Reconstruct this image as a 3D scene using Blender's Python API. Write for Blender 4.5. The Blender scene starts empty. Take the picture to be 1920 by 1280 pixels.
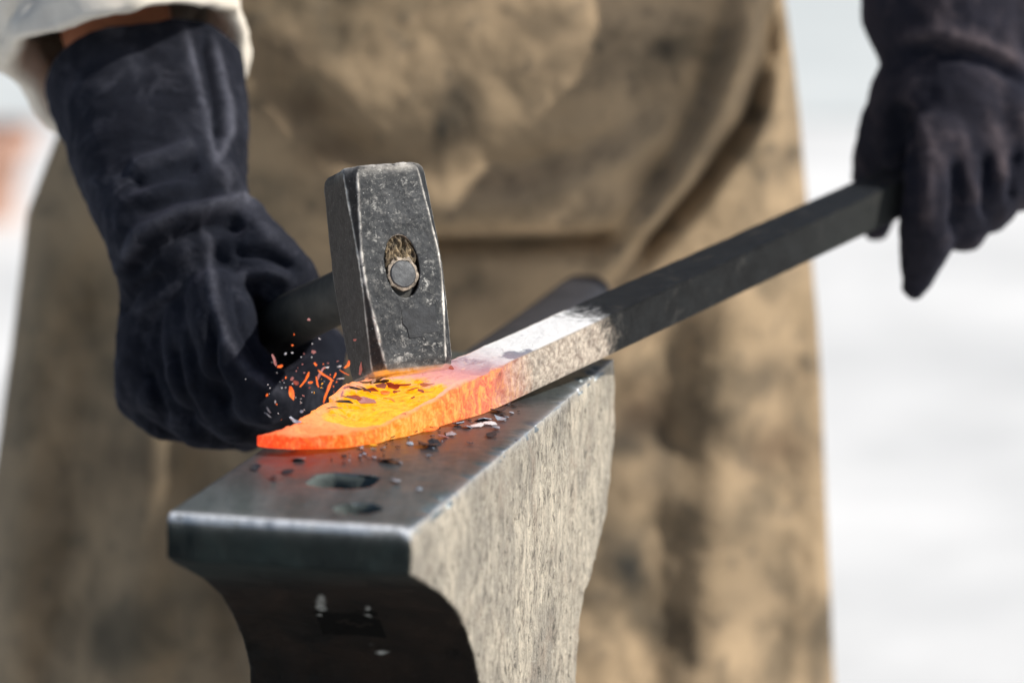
import bpy, bmesh, math, random
import numpy as np
from mathutils import Vector, Matrix, noise as mnoise

random.seed(7)
rng = np.random.default_rng(7)
scene = bpy.context.scene
COL = scene.collection
R = math.radians

# ------------------------------------------------------------------ camera numbers
ZA = 0.80                       # height of the anvil face
CAM = np.array([0.0, -1.9, ZA + 0.433])
PITCH = math.atan(1300 / 6667)
F = 6667.0                      # focal length, in 1920-px units
FWD = np.array([0, math.cos(PITCH), -math.sin(PITCH)])
UP = np.array([0, math.sin(PITCH), math.cos(PITCH)])
RT = np.array([1.0, 0, 0])

def ray(px, py):
    return FWD + (px - 960) / F * RT + (640 - py) / F * UP
def at(px, py, d):
    """point seen at (px,py) of the 1920x1280 photo, d metres in front of the camera along world Y"""
    r = ray(px, py)
    return CAM + r * (d / r[1])
def on_z(px, py, z):
    r = ray(px, py)
    return CAM + r * ((z - CAM[2]) / r[2])
def on_plane(px, py, p0, n):
    r = ray(px, py)
    return CAM + r * (np.dot(p0 - CAM, n) / np.dot(r, n))
def proj(P):
    v = np.asarray(P) - CAM
    w = v @ FWD
    return np.stack([960 + F * (v @ RT) / w, 640 - F * (v @ UP) / w], -1)

# ------------------------------------------------------------------ helpers
def tag(o, label=None, cat=None, group=None, kind=None):
    if label: o['label'] = label
    if cat: o['category'] = cat
    if group: o['group'] = group
    if kind: o['kind'] = kind
    return o
def empty(name, loc, label=None, cat=None, group=None):
    o = bpy.data.objects.new(name, None)
    o.empty_display_size = 0.02
    COL.objects.link(o)
    o.location = Vector(loc)
    return tag(o, label, cat, group)
def finish(name, me, mat, parent=None, smooth=True, sharp=None):
    for m in (mat if isinstance(mat, (list, tuple)) else [mat]):
        me.materials.append(m)
    if smooth:
        me.polygons.foreach_set('use_smooth', [True] * len(me.polygons))
        if sharp: me.set_sharp_from_angle(angle=R(sharp))
    me.update()
    o = bpy.data.objects.new(name, me)
    COL.objects.link(o)
    if parent is not None:
        o.parent = parent
        if parent.type == 'EMPTY':
            o.matrix_parent_inverse = Matrix.Translation(-parent.location)
    return o
def mesh_from(verts, faces, name='m'):
    me = bpy.data.meshes.new(name)
    me.from_pydata([tuple(v) for v in verts], [], [tuple(f) for f in faces])
    return me
def co(me):
    a = np.empty(len(me.vertices) * 3); me.vertices.foreach_get('co', a); return a.reshape(-1, 3)
def set_co(me, a):
    me.vertices.foreach_set('co', np.ascontiguousarray(a).ravel()); me.update()
def normals(me):
    a = np.empty(len(me.vertices) * 3); me.vertices.foreach_get('normal', a); return a.reshape(-1, 3)
def attr(me, name, vals):
    at_ = me.attributes.new(name, 'FLOAT', 'POINT')
    at_.data.foreach_set('value', np.ascontiguousarray(vals, dtype=np.float32))
def nz(P, s=1.0, off=0.0, octv=3):
    """fractal noise of points, about -1..1"""
    out = np.empty(len(P))
    sc = np.broadcast_to(np.asarray(s, float), (3,))
    Q = np.asarray(P) * sc + off
    for i, q in enumerate(Q):
        out[i] = mnoise.fractal(Vector(q), 0.9, 2.1, octv, noise_basis='PERLIN_ORIGINAL')
    return out
def smoothstep(a, b, x):
    t = np.clip((x - a) / (b - a), 0, 1); return t * t * (3 - 2 * t)
def poly_dist(P, line):
    """distance of 2D points to a polyline and the signed side"""
    best = np.full(len(P), 1e9); side = np.zeros(len(P)); tt = np.zeros(len(P))
    L = np.asarray(line, float)
    n = len(L) - 1
    for i in range(n):
        a, b = L[i], L[i + 1]
        ab = b - a
        t = np.clip(((P - a) @ ab) / (ab @ ab), 0, 1)
        q = a + t[:, None] * ab
        dv = P - q
        d = np.hypot(dv[:, 0], dv[:, 1])
        s = np.sign(ab[0] * dv[:, 1] - ab[1] * dv[:, 0])
        m = d < best
        best[m] = d[m]; side[m] = s[m]; tt[m] = (i + t[m]) / n
    return best, side, tt
def evaluated(me, mods):
    o = bpy.data.objects.new('tmp', me); COL.objects.link(o)
    for typ, kw in mods:
        m = o.modifiers.new('m', typ)
        for k, v in kw.items(): setattr(m, k, v)
    dg = bpy.context.evaluated_depsgraph_get(); dg.update()
    out = bpy.data.meshes.new_from_object(o.evaluated_get(dg))
    bpy.data.objects.remove(o); bpy.data.meshes.remove(me)
    return out
def sphere_pts(c, r, n=12):
    out = []
    for i in range(1, n):
        th = math.pi * i / n
        for j in range(n * 2):
            ph = math.pi * j / n
            out.append((c[0] + r * math.sin(th) * math.cos(ph), c[1] + r * math.sin(th) * math.sin(ph), c[2] + r * math.cos(th)))
    out += [(c[0], c[1], c[2] + r), (c[0], c[1], c[2] - r)]
    return out
def organic(chains, voxel, smooth=6, fac=0.5):
    """chains of (point, radius): tapered limbs fused into one continuous skin"""
    V, FC = [], []
    for ch in chains:
        for (p, r), (q, s) in zip(ch, ch[1:]):
            bm = bmesh.new()
            for c in sphere_pts(p, r) + sphere_pts(q, s): bm.verts.new(c)
            res = bmesh.ops.convex_hull(bm, input=bm.verts[:])
            dead = [g for g in res['geom_interior'] + res['geom_unused'] if isinstance(g, bmesh.types.BMVert)]
            bmesh.ops.delete(bm, geom=list(set(dead)), context='VERTS')
            bm.verts.index_update()
            k = len(V)
            V += [tuple(v.co) for v in bm.verts]
            FC += [tuple(k + v.index for v in f.verts) for f in bm.faces]
            bm.free()
    me = mesh_from(V, FC)
    mods = [('REMESH', dict(mode='VOXEL', voxel_size=voxel))]
    if smooth: mods.append(('SMOOTH', dict(factor=fac, iterations=smooth)))
    return evaluated(me, mods)
def cut(me, p, n):
    bm = bmesh.new(); bm.from_mesh(me)
    bmesh.ops.bisect_plane(bm, geom=bm.verts[:] + bm.edges[:] + bm.faces[:], plane_co=Vector(p), plane_no=Vector(n), clear_outer=True)
    bm.to_mesh(me); bm.free(); return me
def loft(rings, close_u=True, caps=False):
    """rings: list of (n,3) arrays"""
    n = len(rings[0]); V = np.concatenate(rings); FC = []
    for i in range(len(rings) - 1):
        for j in range(n if close_u else n - 1):
            a = i * n + j; b = i * n + (j + 1) % n
            FC.append((a, b, b + n, a + n))
    if caps:
        FC.append(tuple(range(n - 1, -1, -1)))
        FC.append(tuple(range((len(rings) - 1) * n, len(rings) * n)))
    return V, FC

# ------------------------------------------------------------------ node helpers
class NT:
    def __init__(self, name):
        self.mat = bpy.data.materials.new(name); self.mat.use_nodes = True
        self.t = self.mat.node_tree; self.n = self.t.nodes; self.l = self.t.links
        self.bsdf = self.n['Principled BSDF']
        self.co = self.n.new('ShaderNodeTexCoord').outputs['Object']
    def link(self, a, b): self.l.new(a, b)
    def put(self, sock, v):
        if isinstance(v, bpy.types.NodeSocket): self.link(v, sock)
        elif isinstance(v, (tuple, list)) and sock.type == 'RGBA': sock.default_value = (*v[:3], 1)
        else: sock.default_value = v
    def set(self, **kw):
        names = dict(base='Base Color', rough='Roughness', metal='Metallic', normal='Normal', emit='Emission Color', estr='Emission Strength', spec='Specular IOR Level', sheen='Sheen Weight', sheenr='Sheen Roughness', sheent='Sheen Tint', sss='Subsurface Weight')
        for k, v in kw.items(): self.put(self.bsdf.inputs[names[k]], v)
        return self
    def mapped(self, scale, rot=(0, 0, 0), loc=(0, 0, 0), src=None):
        m = self.n.new('ShaderNodeMapping'); self.link(src or self.co, m.inputs[0])
        m.inputs['Scale'].default_value = scale if isinstance(scale, (tuple, list)) else (scale,) * 3
        m.inputs['Rotation'].default_value = rot; m.inputs['Location'].default_value = loc
        return m.outputs[0]
    def noise(self, scale, detail=6, rough=0.6, dist=0.0, vec=None, loc=None):
        t = self.n.new('ShaderNodeTexNoise')
        v = vec or (self.mapped(1, loc=loc) if loc else self.co)
        self.link(v, t.inputs['Vector'])
        t.inputs['Scale'].default_value = scale; t.inputs['Detail'].default_value = detail
        t.inputs['Roughness'].default_value = rough; t.inputs['Distortion'].default_value = dist
        return t.outputs['Fac']
    def vor(self, scale, vec=None, feature='F1', out='Distance'):
        t = self.n.new('ShaderNodeTexVoronoi'); t.feature = feature
        self.link(vec or self.co, t.inputs['Vector']); t.inputs['Scale'].default_value = scale
        return t.outputs[out]
    def ramp(self, fac, stops, interp='LINEAR'):
        r = self.n.new('ShaderNodeValToRGB'); self.link(fac, r.inputs[0]); cr = r.color_ramp; cr.interpolation = interp
        while len(cr.elements) < len(stops): cr.elements.new(0.5)
        for e, (p, c) in zip(cr.elements, stops):
            e.position = p
            e.color = (c, c, c, 1) if isinstance(c, (int, float)) else (*c[:3], 1)
        return r.outputs[0]
    def mix(self, fac, a, b, mode='MIX'):
        m = self.n.new('ShaderNodeMix'); m.data_type = 'RGBA'; m.blend_type = mode
        self.put(m.inputs['Factor'], fac); self.put(m.inputs['A'], a) if False else None
        ia = [s for s in m.inputs if s.name == 'A' and s.type == 'RGBA'][0]
        ib = [s for s in m.inputs if s.name == 'B' and s.type == 'RGBA'][0]
        self.put(ia, a); self.put(ib, b)
        return [s for s in m.outputs if s.type == 'RGBA'][0]
    def math(self, op, a, b=0.0, c=None, clamp=False):
        m = self.n.new('ShaderNodeMath'); m.operation = op; m.use_clamp = clamp
        self.put(m.inputs[0], a); self.put(m.inputs[1], b)
        if c is not None: self.put(m.inputs[2], c)
        return m.outputs[0]
    def attr(self, name):
        a = self.n.new('ShaderNodeAttribute'); a.attribute_name = name; return a.outputs['Fac']
    def bump(self, h, strength=0.3, dist=0.001, prev=None):
        b = self.n.new('ShaderNodeBump'); self.link(h, b.inputs['Height'])
        b.inputs['Strength'].default_value = strength; b.inputs['Distance'].default_value = dist
        if prev: self.link(prev, b.inputs['Normal'])
        return b.outputs[0]

# ------------------------------------------------------------------ materials
def m_suede(name, dark, light, scuff_hilite):
    k = NT(name)
    n1 = k.noise(14, 5, 0.6); n2 = k.noise(420, 4, 0.7)
    c = k.mix(k.ramp(n1, [(0.35, 0), (0.7, 1)]), dark, light)
    c = k.mix(k.ramp(n2, [(0.35, 0.0), (0.75, 0.35)]), c, tuple(x * 1.9 for x in light))
    c = k.mix(k.math('MULTIPLY', k.attr('scuff_hilite'), k.ramp(k.noise(60, 6, 0.75), [(0.32, 0.15), (0.62, 1.0)])), c, scuff_hilite)
    c = k.mix(k.ramp(k.noise(34, 7, 0.72, 0.5), [(0.53, 0), (0.70, 0.32)]), c, scuff_hilite)
    k.set(base=c, rough=0.95, spec=0.15, sheen=0.06, sheenr=0.5, sheent=(0.5, 0.5, 0.75),
          normal=k.bump(n2, 0.5, 0.0012, k.bump(k.noise(70, 4), 0.35, 0.003)))
    return k.mat
M_GLOVE = m_suede('navy_suede', (0.0035, 0.0042, 0.0070), (0.0085, 0.0105, 0.0170), (0.105, 0.108, 0.135))
M_GLOVE2 = m_suede('worn_suede', (0.0055, 0.0062, 0.0105), (0.018, 0.0185, 0.028), (0.16, 0.125, 0.13))

def m_hammer():
    k = NT('hammer_steel')
    n1 = k.noise(45, 7, 0.65); n2 = k.noise(330, 5, 0.7); n3 = k.noise(210, 8, 0.78, 0.4)
    c = k.mix(k.ramp(n1, [(0.3, 0), (0.72, 1)]), (0.018, 0.0195, 0.022), (0.052, 0.055, 0.059))
    c = k.mix(k.ramp(n2, [(0.50, 0), (0.8, 0.5)]), c, (0.14, 0.14, 0.135))
    c = k.mix(k.math('MULTIPLY', k.attr('cheek'), 0.8), c, (0.045, 0.035, 0.028))
    dust = k.math('MULTIPLY', k.attr('dust'), k.ramp(n3, [(0.54, 0), (0.64, 1)]))
    c = k.mix(dust, c, (0.58, 0.57, 0.54))
    c = k.mix(k.attr('striker'), c, (0.90, 0.78, 0.66))  # polished steel, tinted warm to boost the bar's reflected glow
    worn = k.math('MULTIPLY', k.attr('edge'), k.ramp(n3, [(0.36, 0.05), (0.50, 1)]), clamp=True)
    c = k.mix(worn, c, (0.80, 0.76, 0.70))
    spk = k.ramp(k.noise(900, 3, 0.7), [(0.65, 0), (0.71, 0.8)])
    c = k.mix(spk, c, (0.5, 0.5, 0.48))
    rgh = k.math('SUBTRACT', k.ramp(n3, [(0.3, 0.42), (0.7, 0.68)]), k.math('MULTIPLY', k.attr('striker'), 0.15))
    met = k.math('ADD', k.math('SUBTRACT', 0.7, k.math('MULTIPLY', dust, 0.7)), k.math('MULTIPLY', k.attr('striker'), 0.25), clamp=True)
    h = k.math('ADD', k.math('MULTIPLY', n2, 0.6), n3)
    k.set(base=c, rough=rgh, metal=met, normal=k.bump(h, 0.45, 0.0007))
    return k.mat
M_HAMMER = m_hammer()

def m_simple(name, a, b, scale, rough=0.8, metal=0.0, bump=0.3, bs=None, bd=0.001, vecscale=None):
    k = NT(name)
    v = k.mapped(vecscale) if vecscale else None
    n = k.noise(scale, 7, 0.65, vec=v)
    k.set(base=k.mix(k.ramp(n, [(0.3, 0), (0.7, 1)]), a, b), rough=rough, metal=metal, normal=k.bump(k.noise(bs or scale * 3, 5, 0.7, vec=v), bump, bd))
    return k.mat
M_HANDLE = m_simple('sooty_wood', (0.008, 0.009, 0.008), (0.055, 0.052, 0.043), 46, 0.65, 0, 0.6, 170)
M_PATCH = m_simple('flat_grey_scale', (0.014, 0.015, 0.017), (0.044, 0.047, 0.052), 160, 0.55, 0.5, 0.5, 500, 0.0004)
def m_fibre():
    k = NT('frayed_wood')
    n = k.noise(420, 7, 0.7, 0.8, vec=k.mapped((1, 1, 0.5))); n2 = k.noise(160, 5, 0.7)
    c = k.mix(k.ramp(n, [(0.36, 0), (0.62, 1)]), (0.035, 0.022, 0.013), (0.50, 0.38, 0.23))
    c = k.mix(k.ramp(n2, [(0.45, 0), (0.6, 0.8)]), c, (0.05, 0.04, 0.03))
    c = k.mix(k.attr('up'), k.mix(k.ramp(n, [(0.4, 0), (0.65, 1)]), (0.010, 0.010, 0.010), (0.05, 0.048, 0.045)), c)
    k.set(base=c, rough=0.9, normal=k.bump(n, 0.9, 0.002))
    return k.mat
M_FIBRE = m_fibre()
M_WEDGE = m_simple('wedge_steel', (0.05, 0.052, 0.056), (0.13, 0.135, 0.14), 160, 0.45, 0.7, 0.4, 500, 0.0004)
M_RING = m_simple('bright_ring', (0.04, 0.032, 0.025), (0.46, 0.38, 0.30), 420, 0.55, 0.3, 0.6, 700, 0.0006)

def m_face():
    k = NT('anvil_face_steel')
    n1 = k.noise(22, 7, 0.6); n2 = k.noise(150, 6, 0.7)
    st = k.noise(60, 6, 0.7, vec=k.mapped((1, 0.12, 1), rot=(0, 0, R(-60))))
    c = k.mix(k.ramp(n1, [(0.3, 0), (0.7, 1)]), (0.036, 0.056, 0.062), (0.125, 0.162, 0.172))
    c = k.mix(k.ramp(st, [(0.4, 0), (0.7, 0.6)]), c, (0.27, 0.30, 0.32))
    c = k.mix(k.ramp(n2, [(0.54, 0), (0.75, 0.8)]), c, (0.045, 0.05, 0.055))
    c = k.mix(k.attr('soot'), c, k.mix(k.ramp(n2, [(0.35, 0), (0.7, 1)]), (0.06, 0.045, 0.05), (0.20, 0.145, 0.15)))
    e = k.math('MULTIPLY', k.attr('edge'), k.ramp(n2, [(0.3, 0.35), (0.55, 1)]), clamp=True)
    c = k.mix(e, c, (0.80, 0.83, 0.88))
    k.set(base=c, rough=k.ramp(n2, [(0.3, 0.27), (0.7, 0.48)]), metal=k.math('SUBTRACT', 0.65, k.math('MULTIPLY', e, 0.6)), normal=k.bump(k.math('ADD', n2, st), 0.22, 0.0008))
    return k.mat
M_FACE = m_face()
def m_body():
    k = NT('anvil_body_iron')
    # dark front / rough pale flank, sun and shade painted in by the 'flank' attribute
    n0 = k.noise(13, 5, 0.6, 0.5); n1 = k.noise(34, 7, 0.65, 0.3); n2 = k.noise(190, 6, 0.75)
    streak = k.noise(120, 8, 0.78, 0.5, vec=k.mapped((1, 1, 0.36)))
    fibre = k.noise(430, 6, 0.8, 1.4, vec=k.mapped((1, 1, 0.55)))
    pit = k.noise(190, 7, 0.8, 0.6, vec=k.mapped((1, 1, 0.6), loc=(3, 1, 2)))
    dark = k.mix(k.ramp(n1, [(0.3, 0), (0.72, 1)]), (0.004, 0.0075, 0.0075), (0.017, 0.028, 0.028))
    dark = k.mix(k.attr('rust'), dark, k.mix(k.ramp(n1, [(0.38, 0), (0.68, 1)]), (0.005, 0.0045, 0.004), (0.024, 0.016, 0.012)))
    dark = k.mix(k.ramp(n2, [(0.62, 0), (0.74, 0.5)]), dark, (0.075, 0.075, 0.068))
    dark = k.mix(k.attr('chip'), dark, (0.40, 0.42, 0.41))  # pale marks: lit rims of the hole's exit painted in, plus small chips
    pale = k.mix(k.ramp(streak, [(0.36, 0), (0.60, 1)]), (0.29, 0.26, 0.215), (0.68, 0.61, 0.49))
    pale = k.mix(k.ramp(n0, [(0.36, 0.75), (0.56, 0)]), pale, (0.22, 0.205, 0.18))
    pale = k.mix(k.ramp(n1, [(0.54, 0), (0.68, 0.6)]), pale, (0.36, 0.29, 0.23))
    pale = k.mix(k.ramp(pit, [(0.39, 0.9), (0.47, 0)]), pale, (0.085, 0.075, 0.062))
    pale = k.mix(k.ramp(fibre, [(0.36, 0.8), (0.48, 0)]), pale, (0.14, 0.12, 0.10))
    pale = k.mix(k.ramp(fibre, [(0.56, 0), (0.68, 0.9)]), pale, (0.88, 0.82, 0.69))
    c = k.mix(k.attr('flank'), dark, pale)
    e = k.math('MULTIPLY', k.attr('edge'), k.ramp(n2, [(0.3, 0.35), (0.55, 1)]), clamp=True)
    c = k.mix(e, c, (0.74, 0.77, 0.80))
    met = k.math('MULTIPLY', k.math('SUBTRACT', 1.0, k.attr('flank')), 0.30)
    k.set(base=c, rough=k.ramp(n1, [(0.3, 0.6), (0.7, 0.85)]), metal=met, spec=0.25,
          normal=k.bump(fibre, 0.8, 0.0014, k.bump(streak, 0.6, 0.0028, k.bump(n1, 0.5, 0.005))))
    return k.mat
M_BODY = m_body()
M_HORN = m_simple('horn_iron', (0.035, 0.038, 0.048), (0.085, 0.088, 0.105), 30, 0.55, 0.5, 0.3, 120)

def m_hole():
    k = NT('hole_iron')
    sep = k.n.new('ShaderNodeSeparateXYZ'); k.link(k.co, sep.inputs[0])
    n = k.noise(120, 6, 0.7)
    dep = k.math('ADD', k.math('MULTIPLY', k.math('SUBTRACT', sep.outputs['Z'], ZA - 0.030), 36.0), k.math('MULTIPLY', n, 0.3), clamp=True)  # wall colour fades to black downwards, painting in the hole's shade
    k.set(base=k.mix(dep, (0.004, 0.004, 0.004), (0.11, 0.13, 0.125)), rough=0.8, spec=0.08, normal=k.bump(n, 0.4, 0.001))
    return k.mat
M_HOLE = m_hole()


def m_bar():
    k = NT('hot_bar_steel')
    u, top, rim = k.attr('u'), k.attr('top'), k.attr('basin')
    n1 = k.noise(70, 7, 0.65, 0.5); n2 = k.noise(330, 6, 0.75); n3 = k.noise(34, 5, 0.6)
    vein = k.noise(120, 8, 0.78, 1.6)
    uu = k.math('ADD', u, k.math('MULTIPLY', k.math('SUBTRACT', n3, 0.5), 0.10))
    fine = k.noise(300, 7, 0.8, 0.8, vec=k.mapped((0.35, 1, 1), rot=(0, 0, R(-42))))
    side = k.ramp(uu, [(0.00, (0.80, 0.042, 0.010)), (0.14, (0.95, 0.060, 0.010)), (0.30, (1.0, 0.115, 0.010)), (0.46, (1.0, 0.25, 0.018)), (0.62, (1.0, 0.24, 0.032)), (0.74, (0.95, 0.145, 0.050)), (0.86, (0.80, 0.17, 0.095)), (0.97, (0.62, 0.16, 0.11))])
    tops = k.ramp(uu, [(0.00, (0.88, 0.085, 0.025)), (0.10, (0.95, 0.22, 0.075)), (0.25, (1.0, 0.26, 0.080)), (0.45, (1.0, 0.32, 0.095)), (0.62, (0.95, 0.35, 0.19)), (0.76, (0.80, 0.38, 0.28)), (0.88, (0.58, 0.25, 0.25)), (0.98, (0.32, 0.17, 0.22))])
    rimn = k.math('SUBTRACT', k.math('ADD', rim, k.math('MULTIPLY', k.math('SUBTRACT', n1, 0.5), 1.5)), 0.12, clamp=True)
    tops = k.mix(k.ramp(rimn, [(0.25, 0), (0.5, 1)]), tops, k.mix(k.ramp(fine, [(0.38, 0), (0.62, 1)]), (1.0, 0.29, 0.0), (1.0, 0.48, 0.010)))
    vert = k.noise(260, 7, 0.75, 1.2, vec=k.mapped((1, 1, 0.28)))
    side = k.mix(k.ramp(vert, [(0.37, 0.85), (0.46, 0.0)]), side, k.mix(0.6, side, (0.38, 0.06, 0.02)))
    side = k.mix(k.math('MULTIPLY', k.ramp(vert, [(0.47, 0.0), (0.58, 0.95)]), k.ramp(u, [(0.2, 0.15), (0.45, 1.0), (0.75, 0.6)])), side, (1.0, 0.47, 0.10))
    hot = k.mix(top, side, tops)
    hot = k.mix(k.ramp(vein, [(0.54, 0.0), (0.64, 0.8)]), hot, k.mix(0.55, hot, (1.0, 0.50, 0.17)))
    hot = k.mix(k.ramp(vein, [(0.36, 0.8), (0.45, 0.0)]), hot, k.mix(0.7, hot, (0.40, 0.030, 0.006)))
    hot = k.mix(k.ramp(fine, [(0.33, 0.75), (0.42, 0.0)]), hot, k.mix(0.75, hot, (0.30, 0.022, 0.006)))
    spots = k.math('MULTIPLY', k.ramp(n1, [(0.29, 1.0), (0.345, 0.0)]), 0.92)
    hot = k.mix(spots, hot, (0.07, 0.006, 0.003))
    # cold shank: pale forge scale next to the heat, black further up
    cold_u = k.math('ADD', k.attr('v'), k.math('ADD', k.math('MULTIPLY', k.math('SUBTRACT', vein, 0.5), 0.16), k.math('MULTIPLY', k.math('SUBTRACT', n3, 0.5), 0.14)))
    cold = k.ramp(cold_u, [(0.525, 1.0), (0.545, 0.4), (0.58, 0.0)])
    scale_side = k.mix(k.ramp(n2, [(0.36, 0), (0.62, 1)]), (0.26, 0.20, 0.16), (0.72, 0.63, 0.52))
    scale_side = k.mix(k.ramp(k.noise(120, 5, 0.7), [(0.5, 0), (0.68, 0.8)]), scale_side, (0.17, 0.14, 0.12))
    scale_top = k.mix(k.ramp(n3, [(0.36, 0), (0.42, 1)]), (0.30, 0.31, 0.37), (1.0, 1.0, 1.0))
    scale = k.mix(top, scale_side, scale_top)
    black = k.mix(k.ramp(n1, [(0.35, 0), (0.7, 1)]), (0.0022, 0.0026, 0.003), (0.011, 0.0125, 0.0135))
    black = k.mix(k.math('MULTIPLY', top, 0.6), black, (0.013, 0.018, 0.025))
    black = k.mix(k.attr('far'), black, k.mix(top, (0.034, 0.037, 0.036), (0.016, 0.020, 0.026)))
    black = k.mix(k.ramp(k.noise(55, 6, 0.7), [(0.56, 0), (0.64, 0.6)]), black, (0.045, 0.043, 0.040))
    black = k.mix(k.ramp(n2, [(0.64, 0), (0.72, 0.7)]), black, (0.09, 0.085, 0.078))
    cc = k.mix(cold, black, scale)
    heat = k.ramp(k.math('ADD', k.attr('v'), k.math('MULTIPLY', k.math('SUBTRACT', n1, 0.5), 0.07)), [(0.20, 1.0), (0.255, 0.55), (0.33, 0.0)])
    base = k.mix(heat, cc, k.mix(0.96, cc, (0.05, 0.022, 0.012)))
    met = k.math('MULTIPLY', k.math('SUBTRACT', 1.0, cold), 0.15)
    k.set(base=base, rough=0.62, metal=met, spec=k.math('SUBTRACT', 0.28, k.math('MULTIPLY', heat, 0.25)), emit=hot, estr=k.math('MULTIPLY', heat, 1.45),
          normal=k.bump(vein, 0.7, 0.002, k.bump(n2, 0.6, 0.0009)))
    return k.mat
M_BAR = m_bar()

def m_glow(name, a, b, strength, base=(0.12, 0.05, 0.03)):
    k = NT(name)
    n = k.noise(260, 4, 0.6)
    k.set(base=base, rough=0.8, emit=k.mix(k.ramp(n, [(0.35, 0), (0.65, 1)]), a, b), estr=strength)
    return k.mat
M_FL = {
    'orange': m_glow('flake_orange', (0.85, 0.07, 0.006), (1.0, 0.22, 0.015), 1.4),
    'yellow': m_glow('flake_yellow', (1.0, 0.30, 0.0), (1.0, 0.56, 0.02), 1.0),
    'red': m_glow('flake_red', (0.22, 0.014, 0.004), (0.50, 0.055, 0.018), 0.8, (0.10, 0.04, 0.03)),
    'pink': m_glow('flake_pink', (0.42, 0.09, 0.06), (0.55, 0.16, 0.11), 0.55, (0.22, 0.13, 0.14)),
    'white': m_simple('flake_white', (0.55, 0.55, 0.57), (0.92, 0.93, 0.95), 300, 0.5),
    'blue': m_simple('flake_bluegrey', (0.22, 0.26, 0.33), (0.52, 0.60, 0.70), 300, 0.4, 0.3),
    'dark': m_simple('flake_dark', (0.012, 0.012, 0.016), (0.06, 0.06, 0.07), 300, 0.5, 0.4),
    'grey': m_simple('flake_grey', (0.10, 0.10, 0.12), (0.25, 0.26, 0.29), 300, 0.5, 0.3),
}

def m_apron():
    k = NT('stained_leather')
    n0 = k.noise(4.2, 4, 0.55, 0.6); n1 = k.noise(11, 6, 0.62, 0.4); n2 = k.noise(48, 6, 0.65); n3 = k.noise(500, 3, 0.6)
    c = k.mix(k.ramp(n0, [(0.34, 0), (0.66, 1)]), (0.275, 0.205, 0.128), (0.53, 0.388, 0.242))
    c = k.mix(k.ramp(n1, [(0.51, 0), (0.66, 0.7)]), c, (0.105, 0.085, 0.058))
    c = k.mix(k.ramp(n2, [(0.54, 0), (0.68, 0.6)]), c, (0.12, 0.10, 0.075))
    c = k.mix(k.math('MULTIPLY', k.attr('grime_shade'), k.ramp(n1, [(0.30, 0.75), (0.55, 1.0)]), clamp=True), c, (0.034, 0.032, 0.027))
    c = k.mix(k.math('MULTIPLY', k.attr('brown'), k.ramp(n1, [(0.25, 0.5), (0.6, 0.9)]), clamp=True), c, (0.085, 0.050, 0.030))
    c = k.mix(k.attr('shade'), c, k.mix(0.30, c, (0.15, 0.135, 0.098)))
    k.set(base=c, rough=0.85, spec=0.2, normal=k.bump(n3, 0.25, 0.001, k.bump(n2, 0.25, 0.006)))
    return k.mat
M_APRON = m_apron()
M_CLOTH = m_simple('cream_cloth', (0.62, 0.56, 0.47), (0.82, 0.77, 0.68), 22, 0.9, 0, 0.3, 60, 0.004)
M_TROUSER = m_simple('dark_cloth', (0.03, 0.03, 0.035), (0.06, 0.06, 0.07), 30, 0.95)
M_SKIN = m_simple('tanned_skin', (0.36, 0.135, 0.070), (0.46, 0.19, 0.105), 30, 0.55, 0, 0.2, 120)
M_HAIR = m_simple('brown_hair', (0.03, 0.018, 0.01), (0.08, 0.05, 0.03), 90, 0.6)
M_STUMP = m_simple('stump_wood', (0.10, 0.065, 0.035), (0.26, 0.18, 0.10), 14, 0.9, 0, 0.6, 60, 0.006, (1, 1, 0.15))
M_POT = m_simple('terracotta', (0.44, 0.25, 0.18), (0.54, 0.33, 0.25), 18, 0.85)

# ------------------------------------------------------------------ setting
def ground():
    k = NT('pale_paving')
    n = k.noise(0.9, 5, 0.6); n2 = k.noise(6, 6, 0.65)
    c = k.mix(k.ramp(n, [(0.32, 0), (0.62, 1)]), (0.60, 0.61, 0.61), (0.85, 0.85, 0.84))
    c = k.mix(k.ramp(n2, [(0.5, 0), (0.8, 0.4)]), c, (0.52, 0.53, 0.52))
    k.set(base=c, rough=0.9, normal=k.bump(n2, 0.2, 0.01))
    v = [(-60, -30, 0), (60, -30, 0), (60, 200, 0), (-60, 200, 0)]
    tag(finish('ground', mesh_from(v, [(0, 1, 2, 3)]), k.mat, smooth=False), kind='structure')
    k = NT('grey_road')
    n = k.noise(1.4, 5, 0.6)
    k.set(base=k.mix(k.ramp(n, [(0.3, 0), (0.7, 1)]), (0.56, 0.60, 0.60), (0.70, 0.73, 0.725)), rough=0.85)
    z = 0.004
    v = [(-60, 6.7, z), (60, 8.2, z), (60, 60, z), (-60, 60, z)]
    tag(finish('road', mesh_from(v, [(0, 1, 2, 3)]), k.mat, smooth=False), kind='structure')
ground()

# ------------------------------------------------------------------ anvil
FL_, FR_, BR_ = on_z(304, 966, ZA), on_z(776, 992, ZA), on_z(1152, 672, ZA)
AX = BR_ - FR_; ALEN = np.linalg.norm(AX); AX /= ALEN
AS = np.array([AX[1], -AX[0], 0.0])                      # to the right side
AW = abs(np.dot(FR_ - FL_, AS))
print('ANVIL len', ALEN, 'width', AW, 'yaw', math.degrees(math.atan2(AX[0], AX[1])))
def anvil_world(L): return FR_ + np.outer(L[:, 0], AX) + np.outer(L[:, 1], AS) + np.outer(L[:, 2], [0, 0, 1.0])
def to_local(Pw):
    v = np.atleast_2d(Pw) - FR_
    return np.stack([v @ AX, v @ AS, v[:, 2]], -1)
front = [(776, 992), (771, 1078), (800, 1095), (830, 1115), (858, 1147), (876, 1185), (890, 1230), (901, 1285)]
back = [(1152, 672), (1153, 800), (1138, 960), (1118, 1040), (1096, 1115), (1086, 1180), (1080, 1285)]
pf = [to_local(on_plane(x, y, FR_, AS))[0] for x, y in front]
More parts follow.
